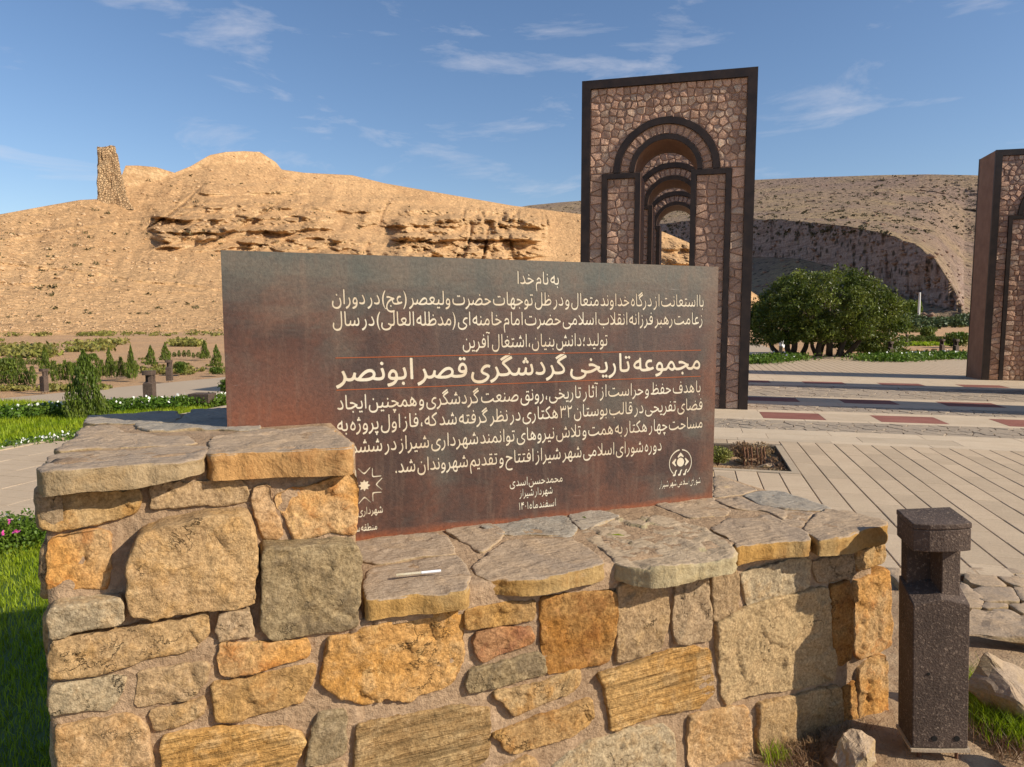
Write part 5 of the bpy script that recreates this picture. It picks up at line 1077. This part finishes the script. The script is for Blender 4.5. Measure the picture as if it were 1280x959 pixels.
cyp = plant('cypress', M['con'], 'cone', 5200, .045, 12, True, 'x', 'conifer'); q_ = put(cyp, True, 109, 523, 437, 48, 'tallest leafy green cypress, standing on the lawn left of the stone wall', 0)
bush = plant('round_bush', M['shrub'], 'ball', 1400, .10, 13, False, 'x', 'bush', 'round bushes beyond the road')
for i, (x, yb, yt, w_, lb) in enumerate([(227,467,451,20,'dark round bush beside the small far pillar'),(271,468,458,17,'low round bush across the road touching the plaque edge'),(116,452,441,13,'far round bush seen above the big cypress'),(290,498,470,40,'loose light green bush poking out from behind the plaque\'s left edge'),
   (90,470,452,12,'small bush beside the low pillar across the road'),(10,470,446,22,'bush at the far left edge of the planted field')]):
    put(bush, i == 0, x, yb, yt, w_, lb, i)
sap = plant('sapling', M['con'], 'col', 420, .12, 14, True, 'x', 'sapling', 'dark saplings in rows beyond the road'); rq = random.Random(8); cnt = 0
for x in list(range(2, 46, 8))+list(range(68, 92, 7))+list(range(122, 172, 6)):
    yb = 483-max(0, x-40)*.10+rq.uniform(-1.5,1.5); put(sap, cnt == 0, x+rq.uniform(-1,1), yb, yb-rq.uniform(16,30), rq.uniform(7,11), ORDN[cnt % 20]+' dark sapling from the left in the near row beyond the road', rq.random()*6); cnt += 1
for i_, x in enumerate(range(0, 60, 6)): yb = 458+rq.uniform(-1,1); put(sap, False, x, yb, yb-rq.uniform(8,13), rq.uniform(4,7), ORDN[i_]+' small sapling from the left in the far row near the left edge', rq.random()*6)
for i_, x in enumerate(range(206, 262, 6)): yb = 447+rq.uniform(-1,1); put(sap, False, x, yb, yb-rq.uniform(6,10), rq.uniform(4,6), ORDN[i_]+' tiny sapling from the left in the row just left of the plaque', rq.random()*6)
# flowering low plants along the road and along the paving
def cover(name, pts, n, h, rad, mat, flowers, label, cat='ground cover', ls=.03, seed=1, z=-.05):
    q = np.random.RandomState(seed); W = [atz(x, y, z) for x, y in pts]; seg = q.randint(0, len(W)-1, n); t = q.rand(n); A_ = np.array([w_[:] for w_ in W]); C = A_[seg]*(1-t)[:,None]+A_[seg+1]*t[:,None]
    tl = (seg+t); lump = .55+.45*np.sin(tl*7.3+1)*np.sin(tl*17.1); C[:,:2] += q.randn(n, 2)*rad*.5; C[:,2] += h*q.rand(n)*np.clip(lump+.25, .3, 1); V, F = leaves_arr(C, ls, q, .55); o = link(name, npmesh(name, V, F), mat); prop(o, label, cat, kind='stuff')
    if flowers:
        C2 = C[q.rand(n) < flowers/n]; C2[:,2] = z+h*q.uniform(.7, 1.15, len(C2)); V, F = leaves_arr(C2, ls*.75, q, .9, 2.0); link('flowers', npmesh('flowers', V, F), M['flower'], o)
cover('flowering_ground_cover', [(-60,527),(0,523),(60,520),(95,517),(150,513),(200,511),(250,507),(285,505)], 26000, .20, .34, M['hedge'], 130, 'band of leafy ground cover with white flowers between lawn and road', seed=3)
cover('flowering_ground_cover', [(-20,566),(20,560),(50,556),(90,550),(120,542)], 5000, .09, .22, M['hedge'], 110, 'low white flowers along the edge of the lawn by the pavement', seed=4, ls=.022)
cover('flowering_ground_cover', [(1098,453),(1130,450),(1170,449),(1215,448)], 16000, .30, 1.0, M['hedge'], 60, 'low green plants with small white flowers between the paving and the dark pillars', seed=5, ls=.05)
cover('leafy_ground_cover', [(935,456),(960,453),(992,450)], 6000, .30, .8, M['hedge'], 10, 'bright low plants under the left side of the big tree', seed=6, ls=.05)
cover('flowering_shrub', [(-30,690),(0,680),(25,676),(40,682)], 5200, .20, .22, M['hedge'], 12, 'small flowering plants at the left edge by the kerb', seed=7, ls=.014)
q = np.random.RandomState(9)
for i, (x, y) in enumerate([(11,652),(3,668),(20,664)]):
    p = atz(x, y, .14); nP = 9; P = np.array([p[:]]*nP)+q.randn(nP, 3)*.006; V, F = leaves_arr(P, .013, q, .7); o = link('pink_flower', npmesh('pink_flower', V, F), M['pinkf'])
    b = MB(); b.tube([(p.x, p.y, -.05), (p.x+.005, p.y, .07), (p.x, p.y, .14)], .0018, 4); b.build('flower_stem', M['hedge'], o)
    prop(o, ['pink daisy standing highest among the plants at the left edge','pink daisy cut by the left edge of the picture','pink daisy nearest the stone wall at the left edge'][i], 'flower', 'pink daisies by the kerb')
# right-hand fields
for i, (x, yb, yt, w_, lb) in enumerate([(1197,434,414,30,'big leafy bush beside the right stone arch'),(1159,425,407,20,'lone bush in the sandy field right of the big tree'),(1135,405,374,34,'grey green tree-like bush at the foot of the lamp pole'),(1086,440,424,22,'small bush at the right foot of the big tree')]):
    put(bush, False, x, yb, yt, w_, lb, i+.5)
for y0, y1, n_, x0, x1, rw in ((428,420,16,1126,1192,'hedge-like nearest row'),(416,410,14,1120,1168,'second row'),(402,397,12,1150,1212,'farthest row'),(407,403,8,1165,1210,'third row')):
    for i in range(n_): x = x0+(x1-x0)*(i+rq.uniform(-.3,.3))/(n_-1); put(sap, False, x, y0+rq.uniform(-.6,.6), y1+rq.uniform(-1.5,1), (y0-y1)*rq.uniform(.8,1.3), ORDN[i]+' plant from the left in the '+rw+' right of the big tree', rq.random()*6)
def palm():
    p = atz(1072, 442, -.06); t = empty('palm_bush', p, label='low spiky bright green palm bush right of the tree stems', cat='palm'); q = random.Random(3)
    for i in range(26):
        a = q.random()*6.28; L_ = q.uniform(.6,1.0); b = MB(); c, s = math.cos(a), math.sin(a); up = q.uniform(.35,1.1)
        P = [(c*L_*tt, s*L_*tt, up*tt-.55*L_*tt*tt+.08) for tt in (0,.25,.5,.75,1)]; sx_, sy_ = -s, c; v = []; f = []
        for j, pp in enumerate(P): w_ = [.02,.07,.09,.06,.01][j]; v += [(pp[0]-sx_*w_, pp[1]-sy_*w_, pp[2]), (pp[0], pp[1], pp[2]+.02), (pp[0]+sx_*w_, pp[1]+sy_*w_, pp[2])]
        for j in range(4): f += [(j*3, j*3+1, j*3+4, j*3+3), (j*3+1, j*3+2, j*3+5, j*3+4)]
        b.add(v, f); b.build('frond', M['palm'], t)
palm()
def farwood(name, x0, x1, y0, ytop, D0, D1, n, mat, label, ls=.35):
    q = np.random.RandomState(int(x0)); P = []
    for i in range(n//60):
        x = q.uniform(x0, x1); D = q.uniform(D0, D1); th = (x-640)/FPX; ht = (y0-np.interp(x, [x0, (x0+x1)/2, x1], ytop))/FPX*D*q.uniform(.5,1.0); r = ht*.5
        P.append(blob_pts(60, (th*D, D, max(r*.9, ht-r)-.5), (r*1.3, r*1.3, r), q, .4))
    P = np.concatenate(P); V, F = leaves_arr(P, ls, q, .6); return prop(link(name, npmesh(name, V, F), mat), label, 'trees', kind='stuff')
farwood('far_tree_belt', 1145, 1290, 398, (391,380,374), 130, 230, 15000, M['far'], 'distant belt of dark green trees below the cliff')
farwood('far_tree_belt', 1105, 1170, 399, (384,378,390), 110, 150, 9000, M['far'], 'nearer clump of grey green trees left of the far belt', .3)
farwood('far_tree_belt', 930, 1110, 399, (392,390,388), 120, 190, 9000, M['far'], 'distant tree line glimpsed behind the big tree', .35)
# scrub and dry grass at the foot of the hill
def scrubs(name, rects, n, h, mat, label, seed, ls=.10):
    q = np.random.RandomState(seed); P = []
    for i in range(n):
        x0, x1, y0, y1 = rects[q.randint(len(rects))]; x, y = q.uniform(x0, x1), q.uniform(y0, y1); p = atz(x, y, -.1); r = h*q.uniform(.4, 1.2); P.append(blob_pts(34, (p.x, p.y, -.1+r*.35), (r*1.9, r*1.3, r*.5), q, .2))
    V, F = leaves_arr(np.concatenate(P), ls, q, .6, .3); prop(link(name, npmesh(name, V, F), mat), label, 'scrub', kind='stuff')
scrubs('dry_scrub', [(0,60,434,446),(20,60,436,447),(0,70,414,420),(90,140,428,440),(118,150,428,432),(220,246,428,433),(150,280,414,420),(100,140,416,420),(-60,0,415,447)], 330, .42, M['scrub'], 'olive green scrub scattered between the field and the hill', 31)
scrubs('dry_scrub', [(0,140,484,489),(180,280,462,468),(0,280,450,470)], 120, .12, M['scrub'], 'thin tufts along the far side of the road', 32, .05)
scrubs('grass_strip', [(1110,1195,429,433)], 260, .14, M['grass'], 'strip of green grass behind the dark pillars', 33, .08)
scrubs('dry_scrub', [(1110,1215,398,409)], 150, .4, M['scrub'], 'scrub in the distance beyond the sandy field on the right', 34, .15)
# ------------------------------------------------------------------ bollards
k = NM('dark_speckled_concrete', .8, .35); co = k.coord(); v1 = k.vor(co, 130); n1 = k.noise(co, 6, 5, .6); n2 = k.noise(co, 90, 5, .75)
x = k.mix(k.ramp(n1,.35,.65), (.065,.043,.031), (.10,.067,.049)); x = k.mix(k.math('MULTIPLY', k.ramp(n2,.55,.68), .85), x, (.34,.25,.18)); x = k.mix(k.math('MULTIPLY', k.math('SUBTRACT', 1.0, k.ramp(v1,.1,.3)), .35), x, (.02,.015,.012))
k.bump(k.math('ADD', n2, k.math('MULTIPLY', v1, .5)), .003); M['boll'] = k.col(x)
M['dark'] = NM('hole_shade', .9).col((.008,.007,.006)); M['rod'] = stonemat('rusty_rod', (.22,.10,.05), (.15,.08,.05), sc=20)
BC = Vector((1.578, 2.524, .03))
def bollard(label):
    t = empty('bollard', BC, label=label, cat='bollard', group='dark concrete path bollards'); t.rotation_euler = (0, math.radians(-2.6), 0)
    body = [(-.113,-.083),(-.018,-.094),(.080,-.100),(.118,.060),(-.085,.065)]
    b = MB(); z0 = .006; tops = [.548,.572,.548,.602,.602]
    b.add([(p[0],p[1],z0) for p in body]+[(p[0],p[1],z) for p, z in zip(body, tops)]+[(.012,-.01,.600)], [(4,3,2,1,0)]+[(i,(i+1)%5,5+(i+1)%5,5+i) for i in range(5)]+[(5+i,5+(i+1)%5,10) for i in range(5)])
    bevel(b.build('body', M['boll'], t), .004, 2)
    b = MB(); b.prism([(-.080,.018),(.100,.018),(.112,.062),(-.078,.064)], .55, .76); b.prism([(-.004,-.070),(.068,-.062),(.082,.0175),(.004,.0175)], .55, .76)
    bevel(b.build('neck', M['boll'], t), .003, 1)
    hd = [(-.118,-.086),(-.070,-.106),(-.020,-.113),(.028,-.113),(.076,-.106),(.122,.092),(-.079,.092)]
    b = MB(); b.prism(hd, .748, .829); bevel(b.build('head', M['boll'], t), .004, 2)
    b = MB(); b.prism([(x*1.02, y*1.02) for x, y in hd], .8295, .850); bevel(b.build('lid', M['boll'], t), .004, 2)
    b = MB(); b.prism([(x*1.06, y*1.06) for x, y in body], -.006, .0055); b.build('base_plate', M['conc'], t)
    for x, z, r in ((-.038,.045,.0105),(.040,.045,.0105),(-.060,.29,.006)):
        b = MB(); yy = -.094-.0113*abs(x+.018)/.095*(-1 if x < -.018 else .55)-.0016; b.tube([(x, yy, z), (x, yy+.012, z)], r, 14); b.build('hole_shade_plug', M['dark'], t)  # solid near-black plugs, the shade inside the holes put into their colour
    for x, y in ((-.075,-.06),(.060,-.065),(-.05,.04),(.08,.04)):
        b = MB(); b.tube([(x,y,-.12),(x,y,-.005)], .006, 6); b.build('rod', M['rod'], t)
    return t
bo = bollard('large dark bollard with a notched neck, close to the right end of the stone wall')
for x, yb, yt, lb, rz in [(188,508,463,'notched dark bollard at the back edge of the lawn, left of the low block',.2),(212,476,450,'small dark bollard across the road beside the round bush',.3),(56,489,461,'dark bollard across the road near the left edge of the picture',-.2),
    (1112,450,427,'dark bollard right of the big tree, leftmost of the three by the flower strip',.5),(1176.5,445,424,'dark bollard in the middle of the three by the flower strip',.5),(1193.5,448,424,'dark bollard of the flower strip nearest the right stone arch',.5),(1133,430,418,'small far dark bollard by the grass strip behind the flower strip',.5)]:
    p = atz(x, yb, -.06); h = (yb-yt)/FPX*p.y; c = copy_tree(bo); c.location = p; s = h/.85; c.scale = (s*1.1, s*1.1, s); c.rotation_euler = (0, 0, rz); c['label'] = lb
# low concrete block by the lawn
p = atz(253, 508, -.05); f = p.y/FPX; t = empty('block_seat', p, -.1, label='low squat concrete block on a short foot at the lawn corner', cat='block')
b = MB(); b.box(-13.5*f, 13.5*f, -.13, .16, 5*f, 16.5*f); bevel(b.build('block_top', M['boll'], t), .012); b = MB(); b.box(-8*f, 8*f, -.08, .1, -.02, 5*f); b.build('block_foot', M['boll'], t)
# slim plain posts beside the big tree
for i, (x, yb, yt, lb) in enumerate([(975.5,447,433,'short plain grey post in front of the left stems of the big tree'),(1038.5,444,425,'slim plain grey post in front of the right stems of the big tree')]):
    p = atz(x, yb, -.04); h = (yb-yt)/FPX*p.y; o = empty('post', p, label=lb, cat='post', group='plain grey posts by the tree'); b = MB(); b.box(-.055,.055,-.055,.055,0,h*.93); b.build('shaft', M['conc'], o); b = MB(); b.box(-.065,.065,-.065,.065,h*.93,h); b.build('cap', M['conc'], o)
# lamp pole far off
p = atz(1146, 403.2, -.1); D = p.y if p.y < 220 else 200; p = Vector(((1146-640)/FPX*170, 170, -.1)); hp = (403-363)/FPX*170
o = empty('lamp_pole', p, label='tall slim white pole standing alone in the far field', cat='pole'); b = MB(); b.tube([(0,0,0),(0,0,hp)], [.32,.22], 8); b.build('pole', NM('white_paint', .5).col((.75,.74,.68)), o); b = MB(); b.box(-.5,.5,-.5,.5,-.1,.5); b.build('pole_base', M['conc'], o)
# unidentified white object between the stems, its sheet-like shape made up
k = NM('matte_white', .7); M['mwhite'] = k.col((.78,.78,.80)); D = 33; b = MB(); 
X_ = lambda x: (x-640)/FPX*D
zf = lambda y: CAM_H-(y-397)/FPX*D
b.add([(X_(974),D,zf(421)),(X_(981),D+.1,zf(415)),(X_(989),D+.4,zf(414)),(X_(993),D+.6,zf(428)),(X_(990),D+.4,zf(436)),(X_(978),D,zf(434)),(X_(974),D+.35,zf(421)),(X_(981),D+.45,zf(415)),(X_(989),D+.75,zf(414)),(X_(993),D+.95,zf(428)),(X_(990),D+.75,zf(436)),(X_(978),D+.35,zf(434))],
      [(0,1,2,3,4,5),(11,10,9,8,7,6)]+[(i,6+i,6+(i+1)%6,(i+1)%6) for i in range(6)])
prop(b.build('white_object', M['mwhite']), 'white object glimpsed between the left stems of the big tree', 'object')
# low rubble edging behind the flower strip
def rock_mesh(name, d, seed, npt=16, sub=2, amp=.03):
    q = random.Random(seed); bm = bmesh.new()
    for _ in range(npt):
        v = Vector((q.gauss(0,1), q.gauss(0,1), q.gauss(0,1))).normalized(); v = Vector((max(-.75,min(.75,v.x)), max(-.75,min(.75,v.y)), max(-.7,min(.7,v.z)))); bm.verts.new((v.x*d[0], v.y*d[1], v.z*d[2]))
    bmesh.ops.convex_hull(bm, input=bm.verts); bmesh.ops.delete(bm, geom=[v for v in bm.verts if not v.link_faces], context='VERTS')
    bmesh.ops.bevel(bm, geom=list(bm.edges), offset=min(d)*.05, segments=1, affect='EDGES'); bmesh.ops.triangulate(bm, faces=bm.faces)
    if sub: bmesh.ops.subdivide_edges(bm, edges=bm.edges, cuts=sub, use_grid_fill=True); 
    P = np.array([v.co[:] for v in bm.verts]); D_ = np.stack([fbm(P+k_*7, 2.2/max(d), 4, seed+k_) for k_ in range(3)], 1)*amp
    for v, e in zip(bm.verts, D_): v.co += Vector(e)
    me = bpy.data.meshes.new(name); bm.to_mesh(me); bm.free(); return me
rr2 = random.Random(12)
stm = [M['tan'], M['ochre'], M['pink'], M['pale']] if not isinstance(M['pink'], tuple) else []
for i in range(15):
    x = 1122+i*6.4+rr2.uniform(-1,1); 
    if abs(x-1176) < 4: continue
    p = atz(x, 443+rr2.uniform(-2,1), -.06); o = link('edging_rock', rock_mesh('edging_rock', (.17,.14,.14*rr2.uniform(.7,1.3)), 400+i, 12, 0, .01), rr2.choice([M['pink'], M['tan'], M['arst2'], M['pale']]), None, (p.x, p.y, .06)); o.rotation_euler.z = rr2.random()*3
    prop(o, ORDN[i]+' rubble lump from the left in the low edging behind the flower strip', 'rock', 'rubble edging behind the flower strip')
# rocks near the right end of the wall
def rk(x, y, d, seed, mat, label, rz=0, tilt=(0,0), zc=0, sub=5, amp=.02, cat='rock'):
    p = atz(x, y, zc); me = rock_mesh('rock', d, seed, 11, sub, amp); me.polygons.foreach_set('use_smooth', [False]*len(me.polygons)); o = link('rock', me, mat, None, p); o.rotation_euler = (tilt[0], tilt[1], rz); return prop(o, label, cat)
rk(1070, 948, (.115,.085,.10), 501, M['flag'], 'angular brown stone lying loose at the foot of the wall, left of the large bollard', .6, (.2,-.3), .0)
rk(1262, 790, (.36,.20,.07), 502, M['flag'], 'broad pale boulder right of the large bollard, under the flat stones', -.25, (.10,.05), .02, 6, .03)
rk(1272, 868, (.25,.19,.14), 503, M['flag'], 'grey leaning boulder behind the grass tuft at the right edge', -.3, (.25,.3), .06, 6, .03)
rk(1300, 945, (.06,.08,.10), 504, M['pink'], 'pinkish block cut off by the lower right corner', .1, (0,0), .05, 3, .006)
for i in range(22):
    x, y = rr2.uniform(1000, 1275), rr2.uniform(915, 985); s = rr2.uniform(.008, .022); p = atz(x, y, -.03); o = link('pebble', rock_mesh('pebble', (s*1.3,s,s*.7), 520+i, 10, 0, .001), rr2.choice([M['flag'], M['pink'], M['ochre']]), None, p); prop(o, 'small loose pebble on the bare soil round the large bollard', 'pebble', 'pebbles on the bare soil')
# pad of pale mortar under the bollard
poly = [(1.15,2.42),(1.30,2.30),(1.62,2.28),(1.80,2.36),(1.74,2.62),(1.62,2.78),(1.36,2.80),(1.20,2.62)]
me, org = slab_mesh('concrete_pad', poly, XV, YV, ZV, 0, .12, .010, 610, step=.02, jit=.02, bev=.01, facet=.3, rings=4); prop(link('concrete_pad', me, M['dirt'], None, org+Vector((0,0,-.028))), kind='structure')
# grass tufts, dry weeds, debris
q = np.random.RandomState(21)
def tuft(name, pts, n, rad, h, mat, label, cat='grass', w_=.0035, lean=.8):
    P = []
    for x, y in pts: p = atz(x, y, -.03); P.append(np.array([p.x, p.y, -.04])+np.concatenate([q.randn(n, 2)*rad, np.zeros((n,1))], 1))
    V, F = blades(np.concatenate(P), h, w_, q, lean); prop(link(name, npmesh(name, V, F), mat), label, cat, kind='stuff')
tuft('grass_tuft', [(1232,880),(1245,905),(1262,918),(1228,862),(1285,920)], 420, .05, .085, M['grass'], 'bright grass tuft growing between the large bollard and the grey boulder')
tuft('dry_weeds', [(1010,940),(1030,930),(1050,922),(1075,915),(990,950)], 260, .045, .035, M['dry'], 'dry matted weeds along the foot of the wall', 'weeds', .003, 1.4)
tuft('dry_weeds', [(1240,925),(1262,935)], 150, .05, .05, M['dry'], 'dry straw mixed into the grass tuft', 'weeds', .003, 1.2)
tuft('dry_weeds', [(965,950),(975,945)], 60, .02, .05, M['grass'], 'tiny green weed at the foot of the wall', 'weeds', .003, .8)
# planting bed: dead shrub, light stones, weeds
def bed():
    for i, (x, y, d, sd2, m_) in enumerate([(952,583,(.20,.11,.05),701,'flag'),(928,577,(.12,.08,.06),702,'pale'),(968,590,(.10,.06,.05),703,'flag'),(905,588,(.09,.07,.04),704,'pale')]):
        p = atz(x, y, -.10); me = rock_mesh('bed_stone', d, sd2, 14, 2, .008); o = link('bed_stone', me, M[m_], None, p); prop(o, ['long flat pale stone in front in the planting bed','lumpy stone behind the long flat one in the planting bed','small stone at the right corner of the planting bed','small stone close to the plaque edge in the planting bed'][i], 'rock', 'stones in the planting bed')
    for i, x in enumerate((930, 934, 939, 946, 951, 955)):
        p = atz(x, 580, -.10); b = MB(); b.tube([(0,0,-.02),(.005,0,.10),(-.008,.004,.20)], .011, 6); o = b.build('cut_stem', M['rod'], None, (p.x, p.y, -.1)); prop(o, ORDN[i]+' from the left of the short reddish cut stems in the planting bed', 'stem', 'cut stems in the planting bed')
    for nm, cx_, cy_, n_, mat, lb in (('dead_shrub', 927, 574, 800, 'dry', 'withered reddish brown shrub in the planting bed'), ('low_shrub', 897, 580, 1500, 'scrub', 'olive leafy shrub in the planting bed right beside the plaque'), ('dead_shrub', 950, 574, 500, 'dry', 'thin dry twiggy plant behind the cut stems in the planting bed')):
        p = atz(cx_, cy_, -.08); P = blob_pts(n_, (p.x, p.y, .03), (.17,.17,.10), q, .1); V, F = leaves_arr(P, .016, q, .4); o = link(nm, npmesh(nm, V, F), M[mat]); prop(o, lb, 'shrub')
        b = MB()
        for j in range(9): a = j*.7; b.tube([(p.x, p.y, -.1), (p.x+.07*math.cos(a), p.y+.07*math.sin(a), .02), (p.x+.13*math.cos(a), p.y+.13*math.sin(a), .10)], [.006,.004,.002], 4)
        b.build('twigs', M['bark'], o)
    P = []
    tuft('leaf_litter', [(905,590),(925,588),(985,585),(975,575),(940,572)], 260, .09, .02, M['dry'], 'brown leaf litter covering the planting bed', 'litter', .012, 2)
bed()
# cigarette-like paper roll and grass bits left on the coping
a, b_ = atz(495, 719, .808), atz(551, 713.5, .808); o = empty('paper_roll', (a+b_)/2, label='thin dirty white paper roll lying on the lower coping slab left of centre', cat='litter'); dv = (b_-a); m = MB(); m.tube([a-(a+b_)/2, (a+dv*.55)-(a+b_)/2], .0042, 8); m.build('dirty_end', stonemat('dirty_paper', (.72,.66,.50), (.58,.48,.30), sc=40), o); m = MB(); m.tube([(a+dv*.56)-(a+b_)/2, b_-(a+b_)/2], .0042, 8); m.build('white_end', M['mwhite'], o)
for i, (x, y, x2, y2, lb) in enumerate([(764,668.5,781,669.5,'green grass blade lying on the large rough coping slab'),(727,646,733,648,'small green leaf scrap on the coping near the plaque')]):
    p, p2 = atz(x, y, .812), atz(x2, y2, .812); d = (p2-p); nn_ = Vector((-d.y, d.x, 0)).normalized()*.004; mid = (p+p2)/2; m = MB(); m.add([p-mid, mid*0+nn_+Vector((0,0,.004)), p2-mid, mid*0-nn_+Vector((0,0,.002)), p-mid-Vector((0,0,.001)), p2-mid-Vector((0,0,.001))], [(0,3,2,1),(4,1,5),(4,5,3)]); o = m.build('grass_blade', M['grass'], None, mid); prop(o, lb, 'leaf')
bpy.context.view_layer.update()
